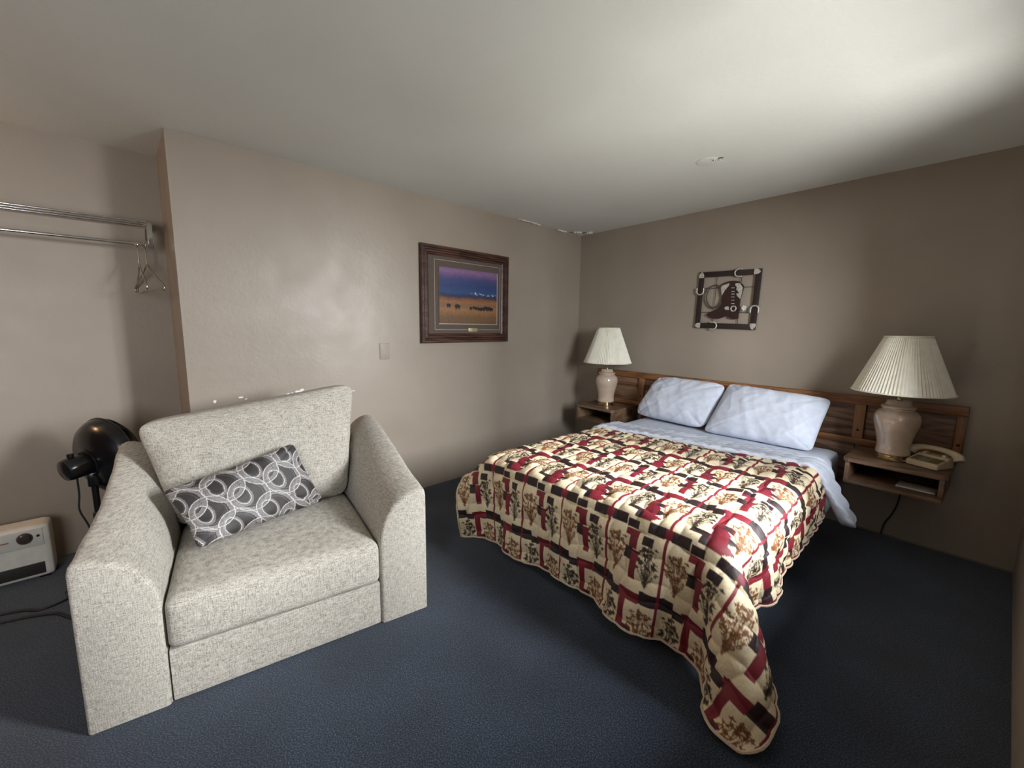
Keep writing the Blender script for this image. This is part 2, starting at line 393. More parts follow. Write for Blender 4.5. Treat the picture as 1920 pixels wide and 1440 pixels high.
FP = [(0, 0), (0, 0.030), (0.006, 0.036), (0.020, 0.036), (0.026, 0.026), (0.034, 0.024), (0.046, 0.034), (0.054, 0.034), (0.062, 0.020), (0.072, 0.016), (0.078, 0.010), (0.078, 0)]
rail('frame_rail', PW, FP, M_FRAME, pic, (0, 0, -PH/2), 0)
rail('frame_rail', PW, FP, M_FRAME, pic, (0, 0, PH/2), PI)
rail('frame_rail', PH, FP, M_FRAMEV, pic, (-PW/2, 0, 0), PI/2)
rail('frame_rail', PH, FP, M_FRAMEV, pic, (PW/2, 0, 0), -PI/2)
box('mat_board', -PW/2+0.07, PW/2-0.07, -0.010, -0.004, -PH/2+0.07, PH/2-0.07, M_MAT, pic, 0)
def px(u): return -PW/2 + u*PW
def pz(v): return PH/2 - v*PH
u0, u1, v0, v1 = 0.192, 0.862, 0.205, 0.795
lu0, lu1, lv0, lv1 = 0.142, 0.905, 0.135, 0.862
for (a0, a1, b0, b1) in ((lu0, lu1, lv0, lv0+0.004), (lu0, lu1, lv1-0.004, lv1)):
    box('mat_line', px(a0), px(a1), -0.0112, -0.0098, pz(b1), pz(b0), M_LINE, pic, 0)
for a0 in (lu0, lu1-0.0035):
    box('mat_line', px(a0), px(a0+0.0035), -0.0112, -0.0098, pz(lv1), pz(lv0), M_LINE, pic, 0)
for (a0, a1, b0, b1) in ((u0-.007, u1+.007, v0-.008, v0), (u0-.007, u1+.007, v1, v1+.008)):
    box('print_border', px(a0), px(a1), -0.0125, -0.0098, pz(b1), pz(b0), M_LINE if b0 > 0.5 else M_MAT, pic, 0)
for a0, a1 in ((u0-.007, u0), (u1, u1+.007)):
    box('print_border', px(a0), px(a1), -0.0125, -0.0098, pz(v1), pz(v0), M_LINE if a0 > 0.5 else M_MAT, pic, 0)
box('plaque', px(0.565-0.052), px(0.565+0.052), -0.0135, -0.0098, pz(0.862+0.020), pz(0.862-0.020), mat_plain('brass_plaque', (0.55, 0.47, 0.28), 0.35, 0.7), pic, 0.001)
# the print itself: dusk sky, blue hills, a far row of lights, golden plain with dark cattle
def make_print():
    nx, nz = 190, 140
    u = np.linspace(0, 1, nx); w = np.linspace(0, 1, nz)
    U, V = np.meshgrid(u, w, indexing='ij')           # V down
    rng = np.random.default_rng(5)
    def nz_(sx, sz, seed):
        r = np.random.default_rng(seed).random((sx+2, sz+2))
        X = U*sx; Z = V*sz; i = X.astype(int); j = Z.astype(int); fx = X-i; fz = Z-j
        return (r[i, j]*(1-fx)*(1-fz)+r[i+1, j]*fx*(1-fz)+r[i, j+1]*(1-fx)*fz+r[i+1, j+1]*fx*fz)
    C = np.zeros((nx, nz, 3))
    keys = [(0.0, (.17, .10, .20)), (.06, (.21, .12, .24)), (.13, (.12, .075, .20)), (.18, (.055, .06, .16)), (.30, (.026, .05, .15)), (.44, (.030, .065, .17)),
            (.475, (.020, .035, .10)), (.51, (.055, .035, .055)), (.55, (.20, .085, .045)), (.60, (.26, .12, .05)), (.66, (.20, .11, .06)), (.74, (.28, .14, .06)),
            (.80, (.24, .12, .05)), (.88, (.16, .085, .04)), (1.0, (.13, .075, .04))]
    kp = [k[0] for k in keys]
    Vw = V + 0.03*(nz_(9, 6, 1)-.5) + 0.02*(nz_(30, 20, 2)-.5)
    for c in range(3): C[..., c] = np.interp(Vw, kp, [k[1][c] for k in keys])
    C *= (0.8+0.4*nz_(90, 110, 3))[..., None]
    # lights of a far town
    for k in range(46):
        cx = 0.50+0.50*rng.random(); cz = .432+.035*(cx-.5)+.012*rng.normal()
        s = (.3+.7*rng.random())*(1 if cx > .56 else .6)
        g = np.exp(-(((U-cx)/.007)**2+((V-cz)/.007)**2)); C += g[..., None]*np.array([.35, .38, .42])*s
    g = np.exp(-(((U-.60)/.011)**2+((V-.42)/.013)**2)); C += g[..., None]*np.array([.8, .8, .75])
    # cattle
    for cx, cz, sx, sz in [(.145, .665, .035, .026), (.29, .68, .048, .034), (.52, .70, .03, .02), (.58, .69, .032, .022), (.63, .70, .03, .022), (.68, .71, .034, .026), (.73, .705, .035, .026), (.79, .69, .045, .034), (.85, .70, .05, .036), (.90, .705, .03, .025)]:
        m = np.clip(1.6-(((U-cx)/sx)**2+((V-cz)/sz)**2)**2, 0, 1)
        for lx in (-.6, -.35, .35, .6):
            m = np.maximum(m, ((np.abs(U-cx-lx*sx) < .005) & (V > cz) & (V < cz+sz*1.7)).astype(float))
        C = C*(1-m[..., None])+np.array([.018, .013, .014])*m[..., None]
    X = px(u0)+(px(u1)-px(u0))*U; Z = pz(v0)+(pz(v1)-pz(v0))*V
    vs = np.stack([X, np.full_like(X, -0.0118), Z], -1).reshape(-1, 3)
    me = bpy.data.meshes.new('print'); me.from_pydata(vs.tolist(), [], [f[::-1] for f in grid_faces(nx, nz)]); me.update()
    set_colors(me, np.clip(C, 0, 1).reshape(-1, 3))
    link('print', me, mat_attr('printed_landscape', 0.5, 0), pic)
make_print()

# ================================================================== cowboy boot wall art
BW, BH = 0.505, 0.482
art = empty('boot_wall_art', (1.648, 0, 1.629), 0, 'belt-leather framed metal wall art of a cowboy boot and lasso', 'wall art')
art.rotation_euler = (0, math.radians(1.4), 0)
_src = np.array([(345, 340), (1285, 275), (1190, 1190), (285, 1160)], float)
_dst = np.array([(-BW/2, BH/2), (BW/2, BH/2), (BW/2, -BH/2), (-BW/2, -BH/2)], float)
_A = []; _B = []
for (x, y), (X, Y) in zip(_src, _dst):
    _A += [[x, y, 1, 0, 0, 0, -X*x, -X*y], [0, 0, 0, x, y, 1, -Y*x, -Y*y]]; _B += [X, Y]
_H = np.append(np.linalg.solve(np.array(_A), np.array(_B)), 1).reshape(3, 3)
def bq(x, y):
    q = _H @ np.array([x, y, 1.0]); return (q[0]/q[2], q[1]/q[2])
M_LEATHER = mat_noise('dark_brown_leather', (0.014, 0.007, 0.006), (0.030, 0.015, 0.012), 90.0, 0.55, 0.3, 0.002)
M_BOOT = mat_noise('oxblood_boot_metal', (0.016, 0.005, 0.006), (0.034, 0.011, 0.011), 40.0, 0.45)
M_PEWTER = mat_noise('embossed_silver', (0.30, 0.29, 0.25), (0.75, 0.73, 0.66), 130.0, 0.4, 0.8, 0.004, metal=0.35)
M_WHITEM = mat_plain('bright_white_metal', (0.80, 0.79, 0.74), 0.35)
M_WIRE = mat_plain('dark_iron_wire', (0.02, 0.016, 0.014), 0.6, 0.5)
M_ROPE = mat_noise('lasso_rope', (0.045, 0.036, 0.028), (0.09, 0.075, 0.058), 200.0, 0.9)
bw = 0.045
for nm, x0, x1, z0, z1 in (('belt', -BW/2, BW/2, BH/2-bw, BH/2), ('belt', -BW/2, BW/2, -BH/2, -BH/2+bw), ('belt', -BW/2, -BW/2+bw, -BH/2+bw, BH/2-bw), ('belt', BW/2-bw, BW/2, -BH/2+bw, BH/2-bw)):
    box(nm, x0, x1, -0.022, -0.012, z0, z1, M_LEATHER, art, 0.003)
for k in range(7):
    z = 0.15-k*0.048
    lathe('belt_hole', [(0.0, 0.0008), (0.004, 0.0008), (0.005, 0)], M_WIRE, art, 10, (BW/2-bw/2, -0.022, z), (PI/2, 0, 0))
def tip(c, ang, ln=0.05, wd=0.043):
    pts = [(-wd/2, 0), (wd/2, 0), (wd/2, ln*0.45), (wd*0.3, ln*0.8), (0, ln), (-wd*0.3, ln*0.8), (-wd/2, ln*0.45)]
    ca, sa = math.cos(ang), math.sin(ang)
    extrude_poly('belt_tip', [(c[0]+x*ca-z*sa, c[1]+x*sa+z*ca) for x, z in pts], -0.022, -0.027, M_PEWTER, art, bev=0.002)
tip((-BW/2+bw/2, BH/2-0.050), 0); tip((BW/2-0.058, BH/2-bw/2), -PI/2); tip((BW/2-bw/2, -BH/2+0.050), PI); tip((-BW/2+0.050, -BH/2+bw/2), PI/2)
def buckle(c, ang):
    pts = []
    for t in np.linspace(-PI/2, PI/2, 9): pts.append((0.030*math.cos(t)*0.9, 0.030*math.sin(t)))
    path = [(-0.03, -0.030)] + pts + [(-0.03, 0.030)]
    ca, sa = math.cos(ang), math.sin(ang)
    P = [(c[0]+x*ca-z*sa, -0.026, c[1]+x*sa+z*ca) for x, z in path]
    tube('belt_buckle', P, 0.0062, M_PEWTER, art, 8)
buckle((0.075, BH/2-bw/2), PI); buckle((-BW/2+bw/2, 0.075), -PI/2); buckle((-0.085, -BH/2+bw/2), 0); buckle((BW/2-bw/2, -0.075), PI/2)
for p, q in (((605, 390), (545, 1125)), ((975, 360), (915, 1125)), ((400, 578), (1165, 550)), ((370, 932), (1120, 930))):
    a, b = bq(*p), bq(*q); tube('grid_wire', [(a[0], -0.014, a[1]), (b[0], -0.014, b[1])], 0.0020, M_WIRE, art, 6)
boot_px = [(670, 560), (700, 510), (790, 470), (860, 462), (930, 468), (1000, 520), (1010, 560), (990, 650), (962, 740), (950, 830), (955, 900), (940, 940), (935, 1022), (900, 1032), (830, 1030), (802, 1012),
           (790, 972), (720, 1002), (650, 1025), (570, 1025), (500, 1002), (470, 978), (480, 952), (550, 922), (640, 880), (676, 845), (692, 810), (686, 740), (692, 690), (682, 630)]
boot = extrude_poly('boot', [bq(*p) for p in boot_px], -0.016, -0.030, M_BOOT, art, bev=0.003)
for pl in ([(890, 500), (960, 500), (1002, 560), (988, 660), (965, 735), (920, 690), (905, 655), (950, 645), (902, 592), (915, 562), (885, 530)],
           [(674, 562), (705, 530), (800, 500), (796, 535), (740, 600), (692, 682), (684, 640)], [(730, 870), (760, 845), (800, 850), (800, 897), (750, 897)]):
    extrude_poly('boot_inlay', [bq(*p) for p in pl], -0.030, -0.033, M_PEWTER, boot, bev=0.001)
for y in (570, 625, 662, 706, 752, 803):
    a, b = bq(832, y), bq(880, y); box('stitch', a[0], b[0], -0.0325, -0.030, a[1]-0.003, a[1]+0.003, M_PEWTER, boot, 0.001)
c = bq(870, 877); tube('spur_buckle', [(c[0]+0.020*math.cos(t), -0.034, c[1]+0.021*math.sin(t)) for t in np.linspace(0, 2*PI, 16, endpoint=False)], 0.0045, M_PEWTER, boot, 6, True)
c = bq(1015, 867)
for k in range(7):
    t = 2*PI*k/7; box('spur_petal', 0.005, 0.022, -0.004, 0.0, -0.0038, 0.0038, M_WHITEM, art, 0.001, loc=(c[0], -0.018, c[1]), rot=(0, t, 0))
c = bq(575, 690)
lp = []
for i in range(65):
    t = 2*PI*i/32 + 0.9; rr = 1.0+0.05*(i/64)
    lp.append((c[0]+0.066*rr*math.cos(t), -0.020-0.004*(i/64), c[1]+0.093*rr*math.sin(t)-0.010*(i/64)))
tube('lasso', lp, 0.0040, M_ROPE, art, 6)
c = bq(430, 605); tube('lasso_eye', [(c[0]+0.013*math.cos(t), -0.018, c[1]+0.015*math.sin(t)) for t in np.linspace(0, 2*PI, 14, endpoint=False)], 0.0026, M_ROPE, art, 6, True)

# ================================================================== headboard
HX0, HX1, HZ0, HZ1 = 0.34, 3.115, 0.603, 0.940
hb = empty('headboard', (0, 0, HZ0), 0, 'wide oak headboard with recessed panels fixed along the back wall', 'headboard')
hh = HZ1-HZ0
box('back_panel', HX0+0.01, HX1-0.01, -0.018, -0.002, 0.01, hh-0.01, M_PANEL, hb, 0.001)
box('lower_panel', 0.905, 2.605, -0.030, -0.002, -0.28, 0.0, M_PANEL, hb, 0.002)
box('top_rail', HX0, HX1, -0.050, -0.002, hh-0.055, hh, M_OAK, hb, 0.004)
box('bottom_rail', HX0, HX1, -0.046, -0.002, 0.0, 0.045, M_OAK, hb, 0.004)
posts = [(HX0, HX0+0.045), (0.862, 0.925), (1.42, 1.475), (2.02, 2.075), (2.585, 2.645), (HX1-0.045, HX1)]
for x0, x1 in posts:
    p = box('post', x0, x1, -0.044, -0.002, 0.045, hh-0.055, M_OAKV, hb, 0.004)
    for z in (hh-0.235,):
        lathe('bolt', [(0.0, 0.003), (0.006, 0.003), (0.008, 0.0)], M_WIRE, p, 14, ((x0+x1)/2, -0.044, z), (PI/2, 0, 0))
for k in range(len(posts)-1):
    box('panel', posts[k][1]+0.001, posts[k+1][0]-0.001, -0.026, -0.018, 0.046, hh-0.056, M_PANEL, hb, 0.002)

# ================================================================== nightstands
ZT = 0.600
def nightstand(x0, x1, label):
    o = empty('nightstand', ((x0+x1)/2, -0.002, 0.435), 0, label, 'nightstand', 'wall-hung nightstands')
    w = (x1-x0)/2; h = ZT-0.435; yf = -0.453
    bm = bmesh.new(); pts = [(-w, 0), (-w, yf+0.02), (-w+0.02, yf), (w-0.02, yf), (w, yf+0.02), (w, 0)]
    quad_prism(bm, pts, h-0.028, h); bmesh.ops.bevel(bm, geom=list(bm.edges), offset=0.004, segments=2, affect='EDGES')
    from_bm('top', bm, M_STAND, o, sm=math.radians(40))
    box('bottom_shelf', -w+0.012, w-0.012, yf+0.012, 0, 0, 0.022, M_STAND, o, 0.003)
    for s in (-1, 1):
        box('side_panel', s*(w-0.012)-(0.022 if s > 0 else 0), s*(w-0.012)+(0.022 if s < 0 else 0), yf+0.014, 0, 0.022, h-0.028, M_STAND, o, 0.002)
    box('back_panel', -w+0.034, w-0.034, -0.012, 0, 0.022, h-0.028, M_STAND, o, 0.001)
    return o
nightstand(0.395, 0.865, 'brown wooden open-front nightstand in the corner, left of the bed')
nightstand(2.630, 3.095, 'brown wooden open-front nightstand right of the bed, under the telephone')

# ================================================================== table lamps
M_CERAMIC = mat_plain('glazed_beige_ceramic', (0.50, 0.385, 0.30), 0.08, coat=1.0)
M_GOLD = mat_plain('polished_brass', (0.62, 0.49, 0.30), 0.16, 1.0)
M_SHADE = mat_plain('cream_pleated_fabric', (0.78, 0.75, 0.64), 0.85, spec=0.2)
_b = M_SHADE.node_tree.nodes['Principled BSDF']; _b.inputs['Subsurface Weight'].default_value = 0.0
def lamp(loc, rz, label, hs=1.0):
    o = empty('table_lamp', loc, rz, label, 'lamp', 'pair of bedside lamps')
    lathe('base_plate', [(0.0, 0), (0.082, 0), (0.086, 0.005), (0.086, 0.014), (0.078, 0.018), (0.078, 0.032), (0.083, 0.036), (0.0, 0.036)], M_GOLD, o, 56, cap=False)
    body = [(0.0, 0.036), (0.080, 0.036), (0.084, 0.042), (0.083, 0.055), (0.080, 0.075), (0.081, 0.100), (0.087, 0.135), (0.097, 0.175), (0.107, 0.215), (0.112, 0.245), (0.111, 0.268), (0.104, 0.290), (0.090, 0.305),
            (0.078, 0.312), (0.076, 0.318), (0.084, 0.322), (0.086, 0.329), (0.081, 0.336), (0.068, 0.340), (0.062, 0.350), (0.061, 0.362), (0.055, 0.370), (0.030, 0.373), (0.0, 0.373)]
    lathe('body', body, M_CERAMIC, o, 64, cap=False)
    lathe('stem', [(0.0, 0.37), (0.014, 0.37), (0.014, 0.385), (0.006, 0.39), (0.006, 0.44), (0.017, 0.445), (0.017, 0.50), (0.0, 0.50)], M_GOLD, o, 24, cap=False)
    # pleated empire shade
    z0, z1, r0, r1 = 0.428*hs, 0.765*hs, 0.233, 0.106
    npl = 84; seg = npl*4
    def wob(r, z, t):
        ph = (t*npl/(2*PI)) % 1.0; tri = 2*abs(ph-0.5)
        jit = 0.35*math.sin(9*t+1.0)+0.2*math.sin(23*t)
        return r + (0.0062*tri-0.003)*(1.0+jit)
    prof = [(r0+(r1-r0)*k/8, z0+(z1-z0)*k/8) for k in range(9)]
    inner = [(r-0.006, z) for r, z in prof][::-1]
    sh = lathe('shade', prof+inner+[prof[0]], M_SHADE, o, seg, cap=False, wob=wob)
    for r, z in ((r0+0.002, z0), (r1+0.002, z1)):
        tube('shade_trim', [(r*math.cos(t), r*math.sin(t), z) for t in np.linspace(0, 2*PI, 72, endpoint=False)], 0.0048, M_SHADE, sh, 8, True)
    ring = []
    lathe('finial', [(0.0, z1-0.030), (0.006, z1-0.030), (0.004, z1-0.022), (0.008, z1-0.014), (0.0, z1-0.006)], M_GOLD, o, 16, cap=False)
    for k in range(3):
        t = 2*PI*k/3
        tube('shade_spoke', [(0.004*math.cos(t), 0.004*math.sin(t), z1-0.024), (r1*math.cos(t), r1*math.sin(t), z1-0.002)], 0.0018, M_GOLD, sh, 6)
    return o
lamp((0.628, -0.255, ZT), 0.3, 'beige ceramic table lamp with pleated cream shade in the corner', 1.02)
lamp((2.832, -0.262, ZT), 1.1, 'beige ceramic table lamp with pleated cream shade beside the telephone', 0.985)

# ================================================================== telephone
M_PHONE = mat_plain('aged_ivory_plastic', (0.52, 0.43, 0.29), 0.4)
M_PHFACE = mat_plain('brown_phone_face', (0.16, 0.105, 0.045), 0.5)
M_KEYS = mat_plain('phone_keys', (0.28, 0.24, 0.17), 0.5)
ph = empty('telephone', (3.000, -0.285, ZT), math.radians(-22), 'ivory corded desk telephone on the right nightstand', 'telephone')
PWd, PDp = 0.150, 0.150
body_prof = [(-PDp/2, 0.004), (-PDp/2, 0.030), (-PDp/2+0.008, 0.036), (0.020, 0.052), (0.026, 0.062), (PDp/2, 0.066), (PDp/2, 0.004)]
bm = bmesh.new()
va = [bm.verts.new((-PWd/2, y, z)) for y, z in body_prof]; vb = [bm.verts.new((PWd/2, y, z)) for y, z in body_prof]
bm.faces.new(va); bm.faces.new(vb[::-1])
for i in range(len(va)): bm.faces.new((va[i], vb[i], vb[(i+1) % len(va)], va[(i+1) % len(va)]))
bmesh.ops.bevel(bm, geom=list(bm.edges), offset=0.004, segments=2, affect='EDGES')
pb = from_bm('body', bm, M_PHONE, ph, sm=math.radians(40))
fa = math.atan2(0.016, 0.087)
fc = box('face_plate', -PWd/2+0.010, PWd/2-0.010, -0.039, 0.039, 0, 0.003, M_PHFACE, ph, 0.002, loc=(0, -0.024, 0.0432), rot=(fa, 0, 0))
for i in range(3):
    for j in range(4):
        box('key', -0.022+0.016*i-0.005, -0.022+0.016*i+0.007, -0.026+0.015*j-0.004, -0.026+0.015*j+0.005, 0.003, 0.0055, M_KEYS, fc, 0.001, 1)
for s in (-1, 1): box('cradle', s*0.045-0.009, s*0.045+0.009, 0.030, 0.066, 0.060, 0.078, M_PHONE, ph, 0.004)
hp = catmull([(-0.112, 0.040, 0.060), (-0.100, 0.046, 0.082), (-0.060, 0.050, 0.098), (0, 0.052, 0.103), (0.060, 0.050, 0.098), (0.100, 0.046, 0.082), (0.112, 0.040, 0.060)], 5)
rad = [0.026-0.012*math.sin(PI*min(1, max(0, (i/(len(hp)-1)-0.10)/0.80))) for i in range(len(hp))]
hd = tube('handset', hp, rad, M_PHONE, ph, 14)
# coiled cord
cp = catmull([(-0.112, 0.040, 0.048), (-0.125, -0.015, 0.03), (-0.128, -0.05, 0.012), (-0.150, -0.085, 0.010), (-0.178, -0.088, 0.010), (-0.160, -0.098, 0.010), (-0.120, -0.092, 0.010), (-0.078, -0.068, 0.014)], 26)
hx = []
for i, p in enumerate(cp):
    t = (cp[min(i+1, len(cp)-1)]-cp[max(i-1, 0)]).normalized(); n1 = t.cross(Vector((0, 0, 1)));
    n1 = n1.normalized() if n1.length > 1e-3 else Vector((1, 0, 0)); n2 = t.cross(n1)
    for s in range(3):
        q = 2*PI*(i*3+s)/7.0; hx.append(p + n1*0.0042*math.cos(q) + n2*0.0042*math.sin(q))
tube('coiled_cord', hx, 0.0016, mat_plain('grey_phone_cord', (0.33, 0.29, 0.25), 0.5), ph, 5)
# folded paper lying on the shelf of the right nightstand
pp = empty('paper_pad', (2.965, -0.30, 0.4575), math.radians(-3), 'thin white notepad lying on the shelf of the right nightstand', 'notepad')
box('pad', -0.085, 0.085, -0.055, 0.055, 0.0, 0.008, mat_plain('off_white_paper', (0.62, 0.60, 0.54), 0.8), pp, 0.001)
tag(tube('lamp_cord', catmull([(2.872, -0.080, 0.430), (2.872, -0.05, 0.36), (2.868, -0.014, 0.27), (2.846, -0.012, 0.17), (2.815, -0.012, 0.09), (2.803, -0.014, 0.008)], 8), 0.0045, M_CORD, None, 8),
    'black electric cord hanging under the right nightstand down the wall', 'cord')

# ================================================================== soft shapes
def fbm(x, y, z, s, o=3):
    v = Vector((x*s, y*s, z*s)); t = 0.0; a = 1.0
    for _ in range(o):
        t += a*noise.noise(v); v = v*2.03+Vector((3.1, 1.7, 5.3)); a *= 0.5
    return t
def rounded_box(name, x0, x1, y0, y1, z0, z1, r, material, parent, n=14, crown=0.0, front=0.0, wr=0.0, seed=0.0, loc=None, rot=None):
    cx, cy, cz = (x0+x1)/2, (y0+y1)/2, (z0+z1)/2; hx, hy, hz = (x1-x0)/2, (y1-y0)/2, (z1-z0)/2
    bm = bmesh.new(); bmesh.ops.create_cube(bm, size=2.0)
    bmesh.ops.subdivide_edges(bm, edges=list(bm.edges), cuts=n, use_grid_fill=True)
    for v in bm.verts:
        u, w, q = v.co
        # push samples towards the edges so the rounding is well resolved
        e = lambda t: math.copysign(1-(1-abs(t))**1.35, t)
        p = Vector((e(u)*hx, e(w)*hy, e(q)*hz))
        inn = Vector((max(-hx+r, min(hx-r, p.x)), max(-hy+r, min(hy-r, p.y)), max(-hz+r, min(hz-r, p.z))))
        d = p-inn
        if d.length > 1e-9: p = inn+d.normalized()*min(r, max(abs(d.x), abs(d.y), abs(d.z)))
        bx_, by_ = 1-(p.x/hx)**2, 1-(p.y/hy)**2; bz_ = 1-(p.z/hz)**2
        if p.z > 0: p.z += crown*max(0, bx_)**0.6*max(0, by_)**0.6*(p.z/hz)
        if p.y < 0: p.y -= front*max(0, bx_)**0.5*max(0, bz_)**0.7*(-p.y/hy)
        if wr:
            nn = fbm(p.x+seed, p.y, p.z, 6.0); p += Vector((0, 0, 1))*wr*nn
        v.co = (cx+p.x, cy+p.y, cz+p.z)
    return from_bm(name, bm, material, parent, loc, rot, sm=math.radians(60))
def cushion4(name, TL, TR, BR, BL, T, material, parent, nu=44, nv=36, wr=0.0, wscale=5.0, seed=0.0, pinch=0.06, colors=None, power=0.55, flip=1, rc=7.0, edge=0.0, cr=0.0):
    """a stuffed cushion through four corners of its middle plane; normal towards -y of its frame"""
    TL, TR, BR, BL = map(Vector, (TL, TR, BR, BL))
    nrm = (TR-TL+BR-BL).cross(TL-BL+TR-BR).normalized()*flip
    vs = []; st = []; idx = {}
    def P(s, t, side):
        s0, t0 = s, t; mm = max(abs(s), abs(t)); f = mm/((abs(s)**rc+abs(t)**rc)**(1/rc)) if mm > 1e-6 else 1.0
        s1, t1 = s*f, t*f
        a = s1*(1-pinch*(1-t*t)*abs(s)**3); b = t1*(1-pinch*(1-s*s)*abs(t)**3)
        u, w = (a+1)/2, (b+1)/2
        c = (BL*(1-u)+BR*u)*(1-w)+(TL*(1-u)+TR*u)*w
        h = max(0.0, (1-abs(s)**2.6))*max(0.0, (1-abs(t)**2.6))
        h = T/2*h**power + edge
        n = fbm(c.x*1.0+seed, c.y+seed*0.3, c.z, wscale)*wr*(0.35+0.65*min(1, h/(T*0.25)))
        ridge = 1-abs(fbm(c.x*1.3+seed+9, c.y, c.z*1.3, wscale*1.3, 2)); n += (ridge-0.8)*wr*0.8
        if cr:
            w_ = c.x*0.85+c.z*0.5; v_ = -c.x*0.5+c.z*0.85
            n += cr*((1-abs(noise.noise(Vector((w_*3.2+seed, v_*11, seed)))))**5+0.8*(1-abs(noise.noise(Vector((v_*3.5+seed*2, w_*12, 4.0)))))**6-0.5)*min(1, h/(T*0.12))
        c = c+nrm*side*(h+n*(1 if h > 1e-5 else 0))
        return c
    ss = np.sin(np.linspace(-1, 1, nu)*PI/2*0.97)/math.sin(PI/2*0.97); tt = np.sin(np.linspace(-1, 1, nv)*PI/2*0.97)/math.sin(PI/2*0.97)
    if colors is not None: ss = np.linspace(-1, 1, nu); tt = np.linspace(-1, 1, nv)
    for side in (1, -1):
        for i, s in enumerate(ss):
            for j, t in enumerate(tt):
                if side == -1 and (i in (0, nu-1) or j in (0, nv-1)) and edge == 0:
                    idx[(side, i, j)] = idx[(1, i, j)]; continue
                idx[(side, i, j)] = len(vs); vs.append(P(float(s), float(t), side)); st.append((s, t))
    fs = []
    for side in (1, -1):
        for i in range(nu-1):
            for j in range(nv-1):
                q = (idx[(side, i, j)], idx[(side, i+1, j)], idx[(side, i+1, j+1)], idx[(side, i, j+1)])
                fs.append(q if side == 1 else q[::-1])
    if edge:
        rim = [(i, 0) for i in range(nu)]+[(nu-1, j) for j in range(1, nv)]+[(i, nv-1) for i in range(nu-2, -1, -1)]+[(0, j) for j in range(nv-2, 0, -1)]
        for k in range(len(rim)):
            a, b = rim[k], rim[(k+1) % len(rim)]
            fs.append((idx[(1, *a)], idx[(-1, *a)], idx[(-1, *b)], idx[(1, *b)]))
    me = bpy.data.meshes.new(name); me.from_pydata([tuple(v) for v in vs], [], fs); me.update(); smooth(me)
    if colors is not None: set_colors(me, colors(np.array(st)))
    return link(name, me, material, parent)

# ================================================================== bed
BED = (1.80, -0.10, 0.0); BROT = math.atan2(0.09, 2.04)
bed = empty('bed', BED, BROT, 'double bed with white sheets and box spring between the two nightstands', 'bed')
rounded_box('mattress', -0.75, 0.75, -2.04, 0.0, 0.315, 0.553, 0.055, M_LINEN, bed, 12)
M_TICK = mat_noise('box_spring_cover', (0.50, 0.53, 0.60), (0.58, 0.61, 0.68), 60.0, 0.9)
rounded_box('box_spring', -0.74, 0.74, -2.02, -0.01, 0.13, 0.314, 0.02, M_TICK, bed, 6)
for x in (-0.66, 0.66):
    box('side_rail', x-0.02, x+0.02, -1.98, -0.04, 0.09, 0.13, M_WIRE, bed, 0.002)
    for y in (-0.15, -1.9): box('leg', x-0.02, x+0.02, y-0.02, y+0.02, 0.0, 0.09, M_WIRE, bed, 0.003)

# ------------------------------------------------------------------ patchwork quilt
def drape_cloth(h, hw, foot, top, rad, left, right, drop, b0, steps, iters):
    """let a square-woven cloth fall over the mattress: returns the grid of settled points"""
    na = int(round((2*hw+left+right)/h))+1; nb = int(round((foot-b0+drop)/h))+1
    a = -hw-left+np.arange(na)*h; b = b0+np.arange(nb)*h
    A, B = np.meshgrid(a, b, indexing='ij')
    P = np.stack([A, -B, np.full_like(A, top+.015)], -1)
    P[..., 2] += np.random.default_rng(3).normal(0, .002, A.shape)
    V = np.zeros_like(P); th = .012; dt = 1/60
    groups = []
    for di, dj in ((1, 0), (0, 1)):
        for par in (0, 1):
            n = (na if di else nb)-1; i0 = np.arange(par, n, 2)
            e = i0[-1]+1
            if di: groups.append(((slice(par, e, 2), slice(None)), (slice(par+1, e+1, 2), slice(None)), h, .5))
            else: groups.append(((slice(None), slice(par, e, 2)), (slice(None), slice(par+1, e+1, 2)), h, .5))
    for di, dj, k in ((1, 1, .2), (1, -1, .2), (2, 0, .16), (0, 2, .16), (4, 0, .06), (0, 4, .06)):
        s1 = (slice(0, na-di), slice(max(0, -dj), nb-max(0, dj))); s2 = (slice(di, na), slice(max(0, dj), nb-max(0, -dj)))
        groups.append((s1, s2, h*math.hypot(di, dj), k))
    pin = (A[:, 0] > -hw) & (A[:, 0] < hw); pinpos = P[pin, 0].copy(); pinpos[:, 2] = top+.012
    c = np.array([0, -foot/2, top/2-.5]); half = np.array([hw, foot/2, top/2+.5])-rad
    for s in range(steps):
        V[..., 2] -= 9.8*dt; V *= .97; Q = P+V*dt
        for it in range(iters):
            for s1, s2, l, k in groups:
                d = Q[s2]-Q[s1]; n = np.sqrt((d*d).sum(-1, keepdims=True)); d *= (k-(k*l)/np.maximum(n, 1e-9))
                Q[s1] += d; Q[s2] -= d
            Q[pin, 0] = pinpos
            if it % 2 == 0 and it < iters-1: continue
            d = Q-c; q = np.abs(d)-half; qp = np.maximum(q, 0); ln = np.sqrt((qp*qp).sum(-1))
            sd = ln+np.minimum(q.max(-1), 0)-rad-th; hit = (sd < 0) & (ln > 1e-9)
            nr = qp[hit]/ln[hit][:, None]*np.sign(d[hit]); Q[hit] -= nr*sd[hit][:, None]
            Q[hit] -= (Q[hit]-P[hit])*.25*(1-np.abs(nr))
            fl = Q[..., 2] < th
            Q[fl, 2] = th; Q[fl, :2] = Q[fl, :2]*.5+P[fl, :2]*.5
        V = (Q-P)/dt; sp = np.sqrt((V*V).sum(-1, keepdims=True)); V *= np.minimum(1, 2.5/np.maximum(sp, 1e-9)); P = Q
    return a, b, P
DR_H = 0.045
_a, _b2, G = drape_cloth(DR_H, 0.75, 2.04, 0.555, 0.06, 0.20, 0.28, 0.435, 0.60, 260, 12)
